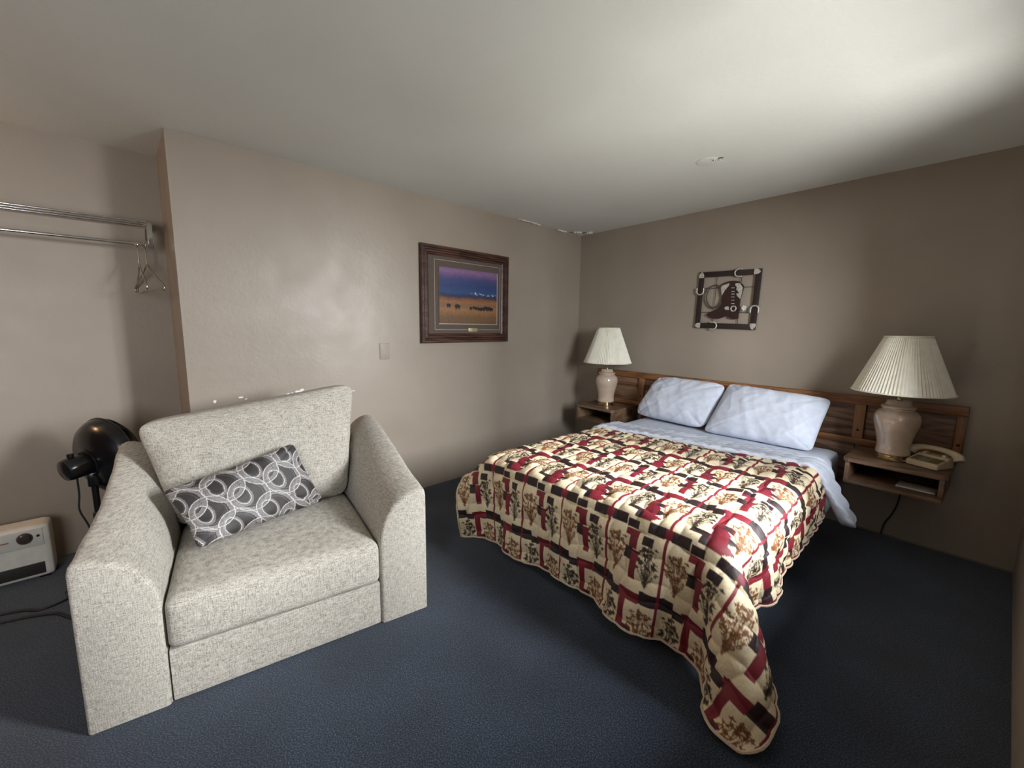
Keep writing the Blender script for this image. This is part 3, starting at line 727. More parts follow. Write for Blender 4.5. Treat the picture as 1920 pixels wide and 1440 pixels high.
DR_A0, DR_B0 = float(_a[0]), float(_b2[0])
def upsample(X, k):
    def axis0(Y):
        n = Y.shape[0]; Z = np.concatenate([2*Y[:1]-Y[1:2], Y, 2*Y[-1:]-Y[-2:-1]], 0)
        out = []
        for i in range(n-1):
            p0, p1, p2, p3 = Z[i], Z[i+1], Z[i+2], Z[i+3]
            for q in range(k):
                t = q/k; out.append(0.5*(2*p1+(p2-p0)*t+(2*p0-5*p1+4*p2-p3)*t*t+(3*p1-p0-3*p2+p3)*t**3))
        out.append(Y[-1]); return np.stack(out, 0)
    return axis0(axis0(X).transpose(1, 0, 2)).transpose(1, 0, 2)
def grid_normals(X):
    du = np.gradient(X, axis=0); dv = np.gradient(X, axis=1); n = np.cross(dv, du)
    return n/np.maximum(np.linalg.norm(n, axis=-1, keepdims=True), 1e-9)
def sprig_bitmap(seed, res=0.001):
    """one printed sprig of blossoms: 0.11 x 0.21 m, drawn 1 mm to the cell"""
    W, Hh = 110, 212; M = np.zeros((W, Hh)); rng = np.random.default_rng(seed)
    X, Y = np.meshgrid(np.arange(W), np.arange(Hh), indexing='ij')     # Y up the sprig
    def line(x0, y0, x1, y1, w):
        d = np.hypot(x1-x0, y1-y0); t = np.clip(((X-x0)*(x1-x0)+(Y-y0)*(y1-y0))/max(d*d, 1e-6), 0, 1)
        r = np.hypot(X-x0-t*(x1-x0), Y-y0-t*(y1-y0)); M[:] = np.maximum(M, np.clip(w/2+.6-r, 0, 1))
    def petal(cx, cy, ang, l, w):
        dx, dy = X-cx, Y-cy; a = dx*np.cos(ang)+dy*np.sin(ang)-l/2; b = -dx*np.sin(ang)+dy*np.cos(ang)
        r = np.hypot(a/(l/2), b/(w/2)); M[:] = np.maximum(M, np.clip((1.12-r)*3, 0, 1))
    bx, by = 55, 12
    for k in range(34):
        u = rng.uniform(-1, 1); hgt = rng.uniform(0.42, 1.0)
        tx = bx+u*49*(0.45+0.75*(1-abs(hgt-0.7))); ty = by+hgt*188*(1-0.16*u*u)
        mx, my = bx+u*16, by+hgt*80
        line(bx+u*4, by, mx, my, 1.6); line(mx, my, tx, ty, 1.5)
        if hgt > 0.42:
            a0 = rng.uniform(0, PI)
            for q in range(rng.integers(3, 6)):
                petal(tx, ty, a0+2*PI*q/5+rng.normal(0, .2), rng.uniform(9, 13.5), rng.uniform(5.5, 8))
    for k in range(26):
        u = rng.uniform(-1, 1); yy = rng.uniform(0.05, 0.5); tx = bx+u*(16+50*yy); ty = by+yy*180
        line(bx+u*8*yy, by+yy*60, tx, ty, 1.2); petal(tx, ty, PI/2-u*0.6+rng.normal(0, .3), rng.uniform(6, 9), rng.uniform(3.5, 5))
    return M
SPRIGS = [sprig_bitmap(s) for s in (1, 2)]
PP, QQ = 0.283, 0.60
CREAM = np.array([0.84, 0.71, 0.48]); DARK = np.array([0.030, 0.014, 0.016]); RED = np.array([0.205, 0.014, 0.026]); DRED = np.array([0.10, 0.010, 0.022])
BROWN = np.array([0.050, 0.032, 0.020]); RUST = np.array([0.215, 0.078, 0.024])
def quilt_colors(A, B):
    """A across the bed, B from the head to the foot hem (the row of dark band sits on the edge at B = 2.02)"""
    u = np.mod(A-0.74+PP/2, PP); v = np.mod(B-2.005, QQ)       # the thin red line is at u = PP/2
    du = u-PP/2
    C = np.empty(A.shape+(3,)); C[:] = CREAM
    n1 = np.sin(A*310+4*np.sin(B*70))*np.sin(B*270+3*np.sin(A*90)); n2 = np.sin(A*41+1.3)*np.sin(B*37+.4)
    C *= (1+0.07*n1+0.05*n2)[..., None]
    def rect(u0, u1, v0, v1, col):
        for k in (-PP, 0, PP):
            for w in (-QQ, 0, QQ):
                m = (u > u0+k) & (u < u1+k) & (v > v0+w) & (v < v1+w); C[m] = col
    def tri(pts, col):
        for k in (-PP, 0, PP):
            for w in (-QQ, 0, QQ):
                (x0, y0), (x1, y1), (x2, y2) = [(p[0]+k, p[1]+w) for p in pts]
                d = lambda ax, ay, bx, by: (u-bx)*(ay-by)-(ax-bx)*(v-by)
                a, b, c = d(x0, y0, x1, y1), d(x1, y1, x2, y2), d(x2, y2, x0, y0)
                m = ((a < 0) == (b < 0)) & ((b < 0) == (c < 0)); C[m] = col
    def sprig(uc, vc, which, col, flip=1):
        for k in (-PP, 0, PP):
            for w in (-QQ, 0, QQ):
                x = ((u-uc-k)*flip+0.055)/0.001; y = (0.106-(v-vc-w))/0.001
                i = np.clip(x, 0, 108.9); j = np.clip(y, 0, 210.9); i0 = i.astype(int); j0 = j.astype(int); fx = i-i0; fy = j-j0
                Mm = SPRIGS[which]; m = (Mm[i0, j0]*(1-fx)*(1-fy)+Mm[i0+1, j0]*fx*(1-fy)+Mm[i0, j0+1]*(1-fx)*fy+Mm[i0+1, j0+1]*fx*fy)
                m = m*((x > 0) & (x < 109) & (y > 0) & (y < 211)); C[:] = C*(1-m[..., None])+col*m[..., None]
    # sprays of blossom, dark and rust alternating
    sprig(0.082, 0.178, 0, BROWN); sprig(0.203, 0.172, 1, RUST); sprig(0.083, 0.468, 1, RUST, -1); sprig(0.205, 0.464, 0, BROWN, -1)
    # row one: narrow dark band with its steps
    rect(0.052, 0.126, 0.0, 0.040, DARK); rect(0.157, 0.232, 0.0, 0.040, DARK); rect(0.236, 0.292, 0.012, 0.046, DARK); rect(0.126, 0.157, 0.0, 0.036, RED)
    rect(-0.018, 0.020, 0.050, 0.128, RED); rect(-0.046, -0.018, 0.050, 0.076, RED); rect(-0.036, 0.0, 0.128, 0.180, DARK); rect(0.0, 0.034, 0.130, 0.256, RED)
    rect(0.040, 0.092, 0.056, 0.096, DARK)
    # pieced stars above the band
    rect(-0.080, -0.010, 0.546, 0.572, DARK); rect(-0.010, 0.050, 0.520, 0.600, RED); tri([(0.05, 0.53), (0.094, 0.530), (0.05, 0.565)], DARK); tri([(0.05, 0.565), (0.088, 0.575), (0.05, 0.600)], RED)
    rect(-0.030, 0.0, 0.568, 0.600, DARK); tri([(-0.01, 0.52), (0.02, 0.495), (0.05, 0.52)], RED)
    # row two: broad dark band
    rect(0.066, 0.208, 0.292, 0.346, DARK); rect(0.208, 0.258, 0.322, 0.362, DARK); rect(-0.026, 0.066, 0.306, 0.352, RED); rect(0.246, 0.262, 0.312, 0.330, RED)
    rect(-0.020, 0.014, 0.352, 0.520, RED); rect(0.014, 0.052, 0.462, 0.508, DRED); rect(0.022, 0.046, 0.470, 0.500, DARK)
    # thin red line down every block and piping along the joins
    m = np.abs(du) < 0.0058; C[m] = RED
    return np.clip(C, 0, 1)
def build_quilt():
    K = 11
    X = upsample(G, K); na, nb = X.shape[:2]
    A = DR_A0+np.arange(na)*DR_H/K; B = DR_B0+np.arange(nb)*DR_H/K
    AA, BB = np.meshgrid(A, B, indexing='ij')
    # round off the two hanging corners
    RR = 0.11
    def rounded(AA, BB):
        A2, B2 = AA.copy(), BB.copy(); bc = B[-1]-RR
        for ac, sg in ((A[-1]-RR, 1),):
            dx = (AA-ac)*sg; dy = BB-bc; m = (dx > 0) & (dy > 0)
            f = np.ones_like(AA); f[m] = np.maximum(dx[m], dy[m])/np.maximum(np.hypot(dx[m], dy[m]), 1e-9)
            A2[m] = ac+sg*dx[m]*f[m]; B2[m] = bc+dy[m]*f[m]
        return A2, B2
    def sample(Y, A2, B2, step):
        i = np.clip((A2-DR_A0)/step, 0, Y.shape[0]-1.001); j = np.clip((B2-DR_B0)/step, 0, Y.shape[1]-1.001)
        i0 = i.astype(int); j0 = j.astype(int); fx = (i-i0)[..., None]; fy = (j-j0)[..., None]
        return Y[i0, j0]*(1-fx)*(1-fy)+Y[i0+1, j0]*fx*(1-fy)+Y[i0, j0+1]*(1-fx)*fy+Y[i0+1, j0+1]*fx*fy
    nrm0 = grid_normals(X)
    AA, BB = rounded(AA, BB); X = sample(X, AA, BB, DR_H/K); nrm0 = sample(nrm0, AA, BB, DR_H/K)
    nrm = nrm0
    # soft puffs between lines of curved stitching, small creases on the hanging parts
    per = 0.098; wob = 0.012*np.sin(AA*31)+0.010*np.sin(BB*27+1)
    q = np.abs(np.sin(PI*(AA+wob)/per)*np.sin(PI*(BB-2.0+0.05+0.8*wob)/per))**0.45
    cre = 0.0035*np.sin(AA*23+6*np.sin(BB*5))*np.sin(BB*19+4*np.sin(AA*4))
    fine = 0.0006*np.sin(AA*190+5*np.sin(BB*60))*np.sin(BB*150)
    X = X+nrm*(0.0135*q+cre+fine)[..., None]
    root = empty('patchwork_quilt', BED, BROT, 'cream, burgundy and black floral patchwork quilt hanging over the foot of the bed', 'quilt')
    idx = np.arange(na*nb).reshape(na, nb)
    F = np.stack([idx[:-1, :-1], idx[:-1, 1:], idx[1:, 1:], idx[1:, :-1]], -1).reshape(-1, 4)
    def raw_mesh(name, P, F):
        me = bpy.data.meshes.new(name); me.vertices.add(len(P)); me.vertices.foreach_set('co', P.astype(np.float32).ravel())
        me.loops.add(F.size); me.loops.foreach_set('vertex_index', F.astype(np.int32).ravel())
        me.polygons.add(len(F)); me.polygons.foreach_set('loop_start', np.arange(0, F.size, 4, dtype=np.int32))
        me.update(calc_edges=True); me.validate(); smooth(me); return me
    me = raw_mesh('patchwork_top', X.reshape(-1, 3), F); set_colors(me, quilt_colors(AA, BB).reshape(-1, 3))
    link('patchwork_top', me, mat_attr('quilted_cotton_print', 0.55, 0.25, 420.0, 0.45, 0.002), root)
    # white lining just under the print
    Y = X[::4, ::4]-nrm[::4, ::4]*0.012; Y[..., 2] = np.maximum(Y[..., 2], 0.003)
    n2, m2 = Y.shape[:2]; i2 = np.arange(n2*m2).reshape(n2, m2)
    F2 = np.stack([i2[:-1, :-1], i2[1:, :-1], i2[1:, 1:], i2[:-1, 1:]], -1).reshape(-1, 4)
    link('lining', raw_mesh('lining', Y.reshape(-1, 3), F2), M_LINEN, root)
    # bound hem round the three free edges
    hem = np.concatenate([X[0, ::6], X[::6, -1], X[-1, ::-6]], 0)
    tube('binding', [tuple(p) for p in hem], 0.006, mat_noise('cream_binding', (0.55, 0.44, 0.33), (0.72, 0.60, 0.45), 160.0, 0.7), root, 6)
    # top of the quilt turned back towards the pillows, white side up
    loop = [(0.888, 0.018), (0.894, 0.026), (0.888, 0.035), (0.86, 0.040), (0.80, 0.036), (0.72, 0.032), (0.64, 0.030), (0.575, 0.029), (0.535, 0.027), (0.520, 0.022), (0.516, 0.014), (0.53, 0.008), (0.60, 0.012), (0.70, 0.014), (0.80, 0.014), (0.86, 0.014)]
    loop = [(p.x, p.y) for p in catmull([(a, b, 0) for a, b in loop], 5, True)]
    hw, rr, top = 0.75, 0.075, 0.553
    a0, a1, na3 = -0.90, 1.06, 190
    V = []
    for i in range(na3):
        a = a0+(a1-a0)*i/(na3-1)
        fl = hw-rr; arc = rr*PI/2
        if abs(a) <= fl: x, z, nx, nz = a, top, 0.0, 1.0
        elif abs(a) <= fl+arc:
            t = (abs(a)-fl)/rr; sg = math.copysign(1, a); x, z, nx, nz = sg*(fl+rr*math.sin(t)), top-rr*(1-math.cos(t)), sg*math.sin(t), math.cos(t)
        else:
            sg = math.copysign(1, a); dd = abs(a)-fl-arc; x, z, nx, nz = sg*(hw+0.34*dd), top-rr-dd, sg, 0.12
        end = min(1, min(a-a0, a1-a)/0.03)**0.5 if min(a-a0, a1-a) > 0 else 0.0
        hang = max(0, abs(a)-hw)/0.3
        edge = 0.895-0.215*(a-a0)/(a1-a0)+0.008*math.sin(a*9)
        for b, h in loop:
            b2 = edge-0.14+((b-0.7045)/0.189*0.14)*(0.55+0.45*end)*(1-0.25*min(1, hang)) - 0.05*hang*(1 if a > 0 else 0)
            h2 = 0.03+(h-0.03)*(0.25+0.75*end) if h > 0.02 else h
            pf = 0.010*abs(math.sin(PI*a/0.085+2*math.sin(b*20)))**0.5*abs(math.sin(PI*(b+0.2*math.sin(a*8))/0.10))**0.5 if h > 0.02 else 0
            h2 += pf+0.003*fbm(a, b, 3, 7)*(1 if h > 0.02 else 0)
            V.append((x+nx*h2*(1+1.3*min(1, hang)), -b2, z+nz*h2))
    nl = len(loop); fs = grid_faces(na3, nl, cv=True); fs.append(tuple(range(nl))); fs.append(tuple(range((na3-1)*nl, na3*nl))[::-1])
    o = from_py('turned_back_edge', V, fs, M_LINEN, root, sm=math.radians(70)); o['label'] = 'white reverse side of the quilt turned back'
build_quilt()

# ------------------------------------------------------------------ pillows
pl = empty('bed_pillow', (1.42, -0.25, 0.56), 0, 'white pillow leaning on the headboard, nearer the corner lamp', 'pillow', 'white bed pillows')
def rel(c, p): return (p[0]-c[0], p[1]-c[1], p[2]-c[2])
c = (1.42, -0.25, 0.56)
cushion4('pillowcase', rel(c, (1.135, -0.150, 0.945)), rel(c, (1.780, -0.140, 0.935)), rel(c, (1.712, -0.370, 0.570)), rel(c, (1.030, -0.355, 0.585)), 0.19, M_LINEN, pl, 96, 80, 0.012, 4.0, 2.0, 0.03, rc=6.0, power=0.5, cr=0.0055)
c = (2.1, -0.25, 0.56)
pr = empty('bed_pillow', c, 0, 'white pillow with an open flat end leaning on the headboard, nearer the telephone', 'pillow', 'white bed pillows')
cushion4('pillowcase', rel(c, (1.785, -0.155, 0.945)), rel(c, (2.480, -0.160, 0.912)), rel(c, (2.445, -0.365, 0.565)), rel(c, (1.715, -0.405, 0.565)), 0.19, M_LINEN, pr, 96, 80, 0.010, 4.0, 6.0, 0.02, rc=14.0, power=0.5, cr=0.005)

# ================================================================== armchair
CH_O = (1.401, -3.992, 0.0); CH_R = math.radians(83.993); CW = 1.2137
ch = empty('armchair', CH_O, CH_R, 'wide light grey tweed armchair with sloping padded arms', 'armchair')
def arm_top(y, side):
    if side < 0: return float(np.interp(y, [0, 0.15, 0.3, 0.45, 0.6, 0.7, 0.8, 0.88, 0.96], [0.612, 0.624, 0.638, 0.660, 0.702, 0.742, 0.782, 0.800, 0.790]))
    return float(np.interp(y, [0, 0.15, 0.3, 0.45, 0.6, 0.75, 0.86, 0.96], [0.618, 0.646, 0.682, 0.724, 0.765, 0.800, 0.812, 0.800]))
def arm(side):
    def section(y, shrink=0.0):
        zt = arm_top(y, side); zi = 0.395; wi = 0.226
        pts = [(0, 0.004), (0, 0.15), (0, 0.35), (0, zt-0.035), (0.004, zt-0.016), (0.013, zt-0.004), (0.026, zt)]
        for k in range(1, 15):
            t = k/14*PI/2; pts.append((0.026+(wi-0.026)*math.sin(t), zi+(zt-zi)*math.cos(t)))
        pts += [(wi, 0.25), (wi, 0.12), (wi, 0.004)]
        if shrink:
            cx, cz = 0.10, 0.30
            pts = [(cx+(x-cx)*(1-shrink*1.0), z if z < 0.01 else cz+(z-cz)*(1-shrink*0.42)) for x, z in pts]
        return pts
    ys = [(0.0, 0.13), (0.003, 0.07), (0.009, 0.028), (0.018, 0.006), (0.03, 0.0)]+[(0.03+0.92*k/30, 0.0) for k in range(1, 31)]+[(0.957, 0.02), (0.96, 0.08)]
    vs = []
    for y, s in ys:
        for x, z in section(y, s):
            puff = 0.004*fbm(x*2+side*5, y*2, z*2, 4.0) if 0.03 < y < 0.9 else 0
            X = x+puff if side < 0 else CW-x-puff
            vs.append((X, y, z))
    n = len(section(0)); fs = grid_faces(len(ys), n, cv=True); fs.append(tuple(range(n))); fs.append(tuple(range((len(ys)-1)*n, len(ys)*n))[::-1])
    bm = bmesh.new(); V = [bm.verts.new(v) for v in vs]
    for f in fs: bm.faces.new([V[i] for i in f])
    from_bm('arm', bm, M_TWEED, ch, sm=math.radians(50))
arm(-1); arm(1)
rounded_box('backrest', 0.16, CW-0.16, 0.76, 0.965, 0.01, 0.775, 0.05, M_TWEED, ch, 10)
rounded_box('front_panel', 0.2275, 0.9860, 0.006, 0.80, 0.006, 0.214, 0.008, M_TWEED, ch, 8)
rounded_box('seat_cushion', 0.2285, 0.9850, -0.012, 0.70, 0.217, 0.408, 0.032, M_TWEED, ch, 18, 0.035, 0.012, 0.003)
cushion4('back_cushion', (0.095, 0.715, 0.925), (1.055, 0.70, 1.056), (0.985, 0.665, 0.415), (0.215, 0.665, 0.420), 0.18, M_TWEED, ch, 56, 50, 0.010, 3.5, 1.0, 0.02, power=0.5, rc=11.0, edge=0.045)
for x in (0.08, CW-0.08):
    for y in (0.10, 0.86): box('foot', x-0.03, x+0.03, y-0.03, y+0.03, 0.0, 0.012, M_BLACK, ch, 0.002)

# lumbar cushion lying in the armchair
def ring_colors(st):
    x = st[:, 0]*0.30; y = st[:, 1]*0.175
    C = np.empty((len(x), 3)); C[:] = (0.024, 0.020, 0.020)
    hat = 0.5+0.5*np.sin(x*900)*np.sin(y*700); C *= (0.8+0.4*hat)[:, None]
    GREY = np.array([0.165, 0.152, 0.150]); MID = np.array([0.085, 0.075, 0.072]); WHITE = np.array([0.52, 0.50, 0.48])
    cs = []
    for i_ in range(-3, 4):
        for k in range(-4, 5):
            cs.append((k*0.172+(0.086 if i_ % 2 else 0)+i_*0.010-0.02, i_*0.112+k*0.024))
    def band(cx, cy, r0, r1, col, ex=1.0, ey=1.0):
        d = np.hypot((x-cx)*ex, (y-cy)*ey); m = (d > r0) & (d < r1); C[m] = col
    for cx, cy in cs:
        band(cx, cy, 0.071, 0.088, GREY); band(cx, cy, 0.058, 0.0615, MID)
    for cx, cy in cs: band(cx-0.030, cy+0.006, 0.045, 0.058, GREY, 1.35, 0.95)
    for cx, cy in cs:
        band(cx, cy, 0.0865, 0.0900, WHITE); band(cx, cy, 0.0700, 0.0715, WHITE*0.6)
        band(cx-0.030, cy+0.006, 0.0420, 0.0462, WHITE, 1.35, 0.95); band(cx-0.030, cy+0.006, 0.036, 0.039, MID, 1.35, 0.95)
    return np.clip(C, 0, 1)
c0 = Vector((0.516, 0.445, 0.45))
RZ = Matrix.Rotation(CH_R, 4, 'Z')
lc = Vector(CH_O)+RZ@c0
lum = empty('throw_pillow', tuple(lc), CH_R, 'small oblong charcoal throw pillow with grey interlaced rings, lying in the armchair', 'pillow')
def rl(p): return (p[0]-c0.x, p[1]-c0.y, p[2]-c0.z)
M_RING = mat_attr('woven_ring_fabric', 0.5, 0.5, 500.0, 0.5, 0.002)
cushion4('cover', rl((0.195, 0.455, 0.665)), rl((0.715, 0.500, 0.795)), rl((0.845, 0.505, 0.452)), rl((0.315, 0.262, 0.452)), 0.125, M_RING, lum, 210, 130, 0.006, 6.0, 3.0, 0.06, ring_colors, 0.5, rc=14.0)

# ================================================================== pedestal fan behind the armchair
fb = L(4.035, 0.02)
fan = empty('pedestal_fan', (fb[0], fb[1], 0), 0, 'black pedestal fan standing behind the armchair, turned to the wall', 'fan')
lathe('base', [(0.0, 0.0), (0.15, 0.0), (0.155, 0.012), (0.12, 0.03), (0.03, 0.05), (0.022, 0.075), (0.0, 0.075)], M_BLACK, fan, 40, cap=False)
lathe('pole', [(0.0, 0.06), (0.017, 0.06), (0.017, 0.36), (0.021, 0.365), (0.021, 0.40), (0.014, 0.405), (0.014, 0.58), (0.0, 0.58)], M_BLACK, fan, 20, cap=False)
ax = Vector((0.86*-LD[0]-0.50*LN[0], 0.86*-LD[1]-0.50*LN[1], 0.12)).normalized()     # blows towards the corner of the alcove
hc = Vector((0.0, 0.0, 0.672)) + ax*0.035
def orient(v): return Vector(v).to_track_quat('Z', 'Y').to_euler()
hr = orient(ax)
def fpart(name, prof, seg=40, off=0.0, m=M_BLACK):
    p = hc+ax*off; return lathe(name, prof, m, fan, seg, tuple(p), hr, cap=False)
fpart('motor_housing', [(0.0, -0.155), (0.030, -0.153), (0.050, -0.145), (0.056, -0.13), (0.056, -0.05), (0.050, -0.025), (0.0, -0.02)], 36)
RC = 0.205
# wire cage: back dome and front dome
def dome(name, sgn):
    vs, fs = [], []
    prof = [(0.045, -0.035), (0.10, -0.036), (0.145, -0.028), (0.178, -0.008), (RC, 0.030)] if sgn < 0 else [(0.035, 0.130), (0.10, 0.123), (0.160, 0.102), (0.192, 0.076), (RC, 0.046)]
    for k in range(84):
        t = 2*PI*k/84; tube_geo([(r*math.cos(t), r*math.sin(t), z) for r, z in prof], 0.0019, 5, False, vs, fs)
    for r, z in (prof[0], prof[2], prof[-1]):
        tube_geo([(r*math.cos(t), r*math.sin(t), z) for t in np.linspace(0, 2*PI, 60, endpoint=False)], 0.003 if r < RC else 0.0055, 6, True, vs, fs)
    return from_py(name, vs, fs, M_BLACK, fan, tuple(hc), hr, math.radians(50))
fpart('rear_shell', [(0.0, -0.052), (0.050, -0.051), (0.100, -0.044), (0.145, -0.030), (0.180, -0.008), (0.199, 0.018), (0.206, 0.045), (0.200, 0.048), (0.193, 0.020), (0.170, -0.002), (0.10, -0.034), (0.0, -0.040)], 64)
dome('front_grille', 1)
fpart('shell_ring', [(0.058, -0.050), (0.066, -0.056), (0.074, -0.050), (0.066, -0.044)], 36)
fpart('front_badge', [(0.0, 0.132), (0.034, 0.130), (0.042, 0.122), (0.0, 0.118)], 30)
rotor = fpart('rotor_hub', [(0.0, 0.02), (0.034, 0.02), (0.034, 0.06), (0.022, 0.075), (0.0, 0.077)], 30)
M_BLADE = mat_plain('smoked_black_blade', (0.012, 0.012, 0.014), 0.25)
for k in range(3):
    vs = []; nr, nt = 9, 9
    for i in range(nr):
        r = 0.028+0.15*i/(nr-1)
        for j in range(nt):
            w = (j/(nt-1)-0.5)*2; span = 0.45+0.42*math.sin(PI*(0.15+0.75*i/(nr-1)))
            t = 2*PI*k/3+w*span+0.25*i/(nr-1); vs.append((r*math.cos(t), r*math.sin(t), 0.047-0.026*w*(1-0.35*i/(nr-1))))
    n = len(vs); vs2 = vs+[(x, y, z-0.003) for x, y, z in vs]
    fs = grid_faces(nr, nt)+[tuple(q+n for q in f[::-1]) for f in grid_faces(nr, nt)]
    rim = [i*nt for i in range(nr)]+[(nr-1)*nt+j for j in range(1, nt)]+[i*nt+nt-1 for i in range(nr-2, -1, -1)]+[j for j in range(nt-2, 0, -1)]
    for q in range(len(rim)): a, b = rim[q], rim[(q+1) % len(rim)]; fs.append((a, b, b+n, a+n))
    from_py('blade', vs2, fs, M_BLADE, fan, tuple(hc), hr, math.radians(40))
kp = hc-ax*0.115
lathe('oscillation_knob', [(0.0, 0.0), (0.007, 0.0), (0.007, 0.055), (0.013, 0.058), (0.013, 0.074), (0.0, 0.077)], M_BLACK, fan, 18, tuple(kp), None, cap=False)
box('neck', -0.024, 0.024, -0.022, 0.022, 0.545, 0.625, M_BLACK, fan, 0.008)
tube('power_cord', catmull([tuple(hc-ax*0.10+Vector((0, 0, -0.05))), (0.03, -0.055, 0.52), (0.035, -0.06, 0.44), (0.03, -0.035, 0.34), (0.02, -0.024, 0.20), (0.03, -0.05, 0.06)], 8), 0.0040, M_CORD, fan, 8)

# ================================================================== space heater
M_HEAT = mat_plain('off_white_enamel', (0.66, 0.63, 0.57), 0.45)
M_HEATP = mat_plain('off_white_panel', (0.58, 0.555, 0.50), 0.5)
M_GRILLE = mat_plain('dark_heater_grille', (0.030, 0.028, 0.025), 0.5)
ht = empty('space_heater', L(4.52, -0.34, 0), LROT, 'off-white electric space heater with a dark knob on the floor by the wall', 'heater')
bodyh = rounded_box('body', -0.28, 0.28, -0.070, 0.07, 0.010, 0.302, 0.022, M_HEAT, ht, 10)
box('control_panel', -0.255, 0.255, -0.0735, -0.066, 0.190, 0.286, M_HEATP, ht, 0.004)
lathe('knob', [(0.0, 0.022), (0.020, 0.021), (0.026, 0.015), (0.030, 0.0), (0.0, 0.0)], mat_plain('dark_brown_knob', (0.045, 0.032, 0.030), 0.3), ht, 28, (0.190, -0.0735, 0.244), (PI/2, 0, 0), cap=False)
lathe('indicator', [(0.0, 0.003), (0.006, 0.002), (0.007, 0.0)], mat_plain('dark_lens', (0.05, 0.015, 0.012), 0.2), ht, 16, (0.237, -0.0735, 0.246), (PI/2, 0, 0), cap=False)
box('badge', 0.075, 0.135, -0.0745, -0.0735, 0.236, 0.243, mat_plain('brown_badge', (0.30, 0.16, 0.09), 0.6), ht, 0)
box('grille', -0.24, 0.248, -0.0715, -0.066, 0.030, 0.096, M_GRILLE, ht, 0.003)
for k in range(6): box('louvre', -0.238, 0.246, -0.0765, -0.0700, 0.034+0.0105*k, 0.0375+0.0105*k, M_GRILLE, ht, 0.001, 1)
for x in (-0.24, 0.24): box('foot', x-0.02, x+0.02, -0.05, 0.05, 0.0, 0.014, M_BLACK, ht, 0.002)
def floor_cord(name, pts, label):
    return tag(tube(name, catmull([(x, y, 0.006) for x, y in pts], 8), 0.0052, M_CORD, None, 8), label, 'cord')
floor_cord('heater_cord', [(0.405, -4.62), (0.404, -4.45), (0.41, -4.37), (0.43, -4.28), (0.475, -4.19), (0.53, -4.15), (0.60, -4.10)], 'black power cord on the carpet beside the armchair, the nearer of two')
floor_cord('extension_cord', [(0.33, -4.65), (0.325, -4.48), (0.325, -4.40), (0.35, -4.31), (0.39, -4.25), (0.36, -4.17), (0.28, -4.12)], 'black power cord on the carpet below the space heater, the farther of two')

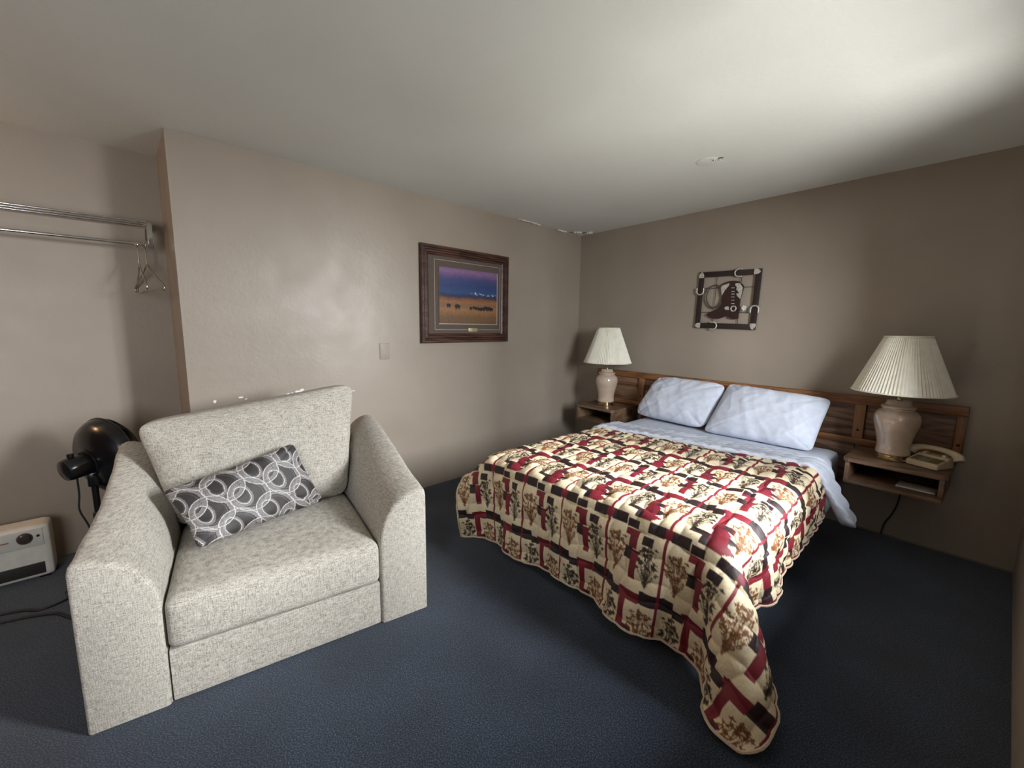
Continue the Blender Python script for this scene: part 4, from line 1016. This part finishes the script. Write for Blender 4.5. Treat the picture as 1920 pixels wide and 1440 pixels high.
# ================================================================== chrome hat rack and hangers in the alcove
rk = empty('hat_rack', L(4.4, D_ALC, 1.83), LROT, 'wall-mounted chrome hat rack with a hanging rod in the alcove', 'rack')
def rx(a): return 4.4-a            # local x from distance along the wall
def ry(d): return -(d-D_ALC)       # local y, out of the wall is negative
ZS = 1.957-1.83
for k, d in enumerate((-0.455, -0.385, -0.315)):
    tube('shelf_bar', [(rx(5.4), ry(d), ZS), (rx(3.70), ry(d), ZS)], 0.0062, M_CHROME, rk, 10)
tube('hanging_rod', [(rx(5.4), ry(-0.315), 0.0), (rx(3.70), ry(-0.315), 0.0)], 0.0085, M_CHROME, rk, 12)
for a in (3.694, 5.4):
    pts = [(ry(-0.522), ZS+0.03), (ry(-0.47), ZS+0.025), (ry(-0.38), ZS+0.018), (ry(-0.315), ZS+0.012), (ry(-0.300), ZS-0.01), (ry(-0.298), 0.02), (ry(-0.300), -0.014), (ry(-0.316), -0.022), (ry(-0.332), -0.012),
           (ry(-0.338), 0.03), (ry(-0.355), ZS-0.035), (ry(-0.42), ZS-0.02), (ry(-0.49), ZS-0.03), (ry(-0.522), ZS-0.08)]
    bm = bmesh.new(); vs = [bm.verts.new((rx(a)-0.012, y, z)) for y, z in pts]; f = bm.faces.new(vs)
    g = bmesh.ops.extrude_face_region(bm, geom=[f])
    for v in g['geom']:
        if isinstance(v, bmesh.types.BMVert): v.co.x = rx(a)+0.012
    bmesh.ops.bevel(bm, geom=list(bm.edges), offset=0.003, segments=2, affect='EDGES')
    br = from_bm('bracket', bm, M_CHROME, rk, sm=math.radians(40))
    for zz in (ZS, 0.0):
        lathe('end_cap', [(0.0, 0.004), (0.012, 0.003), (0.014, 0.0)], M_CHROME, br, 16, (rx(a)-0.012, ry(-0.315), zz), (0, -PI/2, 0), cap=False)
def hanger(a, rot, m, label, half=0.20, drop=0.135):
    p = L(a, -0.315, 1.83)
    o = empty('coat_hanger', p, LROT+rot, label, 'hanger', 'hangers on the rod')
    tube('hook', [(0.0, 0.0145*math.sin(t), 0.0145*math.cos(t)-0.003) for t in np.linspace(-2.1, PI*0.85, 14)]+[(0, 0.004, -0.026), (0, 0.0, -0.045), (0, 0, -0.118)], 0.0036, m, o, 8)
    tri = catmull([(0, 0.0, -0.113), (0, 0.05, -0.150), (0, half*0.55, -0.185), (0, half-0.012, -0.232), (0, half+0.002, -0.252), (0, half-0.016, -0.266), (0, 0.08, -0.268), (0, -0.08, -0.268),
                   (0, -half+0.016, -0.266), (0, -half-0.002, -0.252), (0, -half+0.012, -0.232), (0, -half*0.55, -0.185), (0, -0.05, -0.150)], 6, True)
    tube('shoulder_wire', tri, 0.0042, m, o, 8, True)
    return o
hanger(3.722, math.radians(16), M_BRASS, 'brass coloured wire hanger on the rod, turned slightly towards the room')
hanger(3.755, math.radians(4), M_CHROME, 'steel wire hanger on the rod just left of the brass one')

# ================================================================== warm lamp over the wash basin further along the alcove (out of frame)
sc = empty('wall_light', L(5.55, D_ALC, 1.95), LROT, 'warm frosted globe light on the alcove wall beyond the frame', 'wall light')
M_GLOBE, _nt, _b = nodes('lit_frosted_globe'); _b.inputs['Emission Color'].default_value = (1.0, 0.62, 0.32, 1); _b.inputs['Emission Strength'].default_value = 60.0
_b.inputs['Base Color'].default_value = (0.9, 0.85, 0.75, 1)
lathe('back_plate', [(0.0, 0.0), (0.06, 0.0), (0.055, 0.02), (0.02, 0.03), (0.0, 0.03)], M_CHROME, sc, 32, (0, 0, 0), (PI/2, 0, 0), cap=False)
lathe('globe', [(0.085*math.sin(t), -0.085*math.cos(t)) for t in np.linspace(0.02, PI-0.02, 18)], M_GLOBE, sc, 36, (0, -0.11, 0), cap=False)
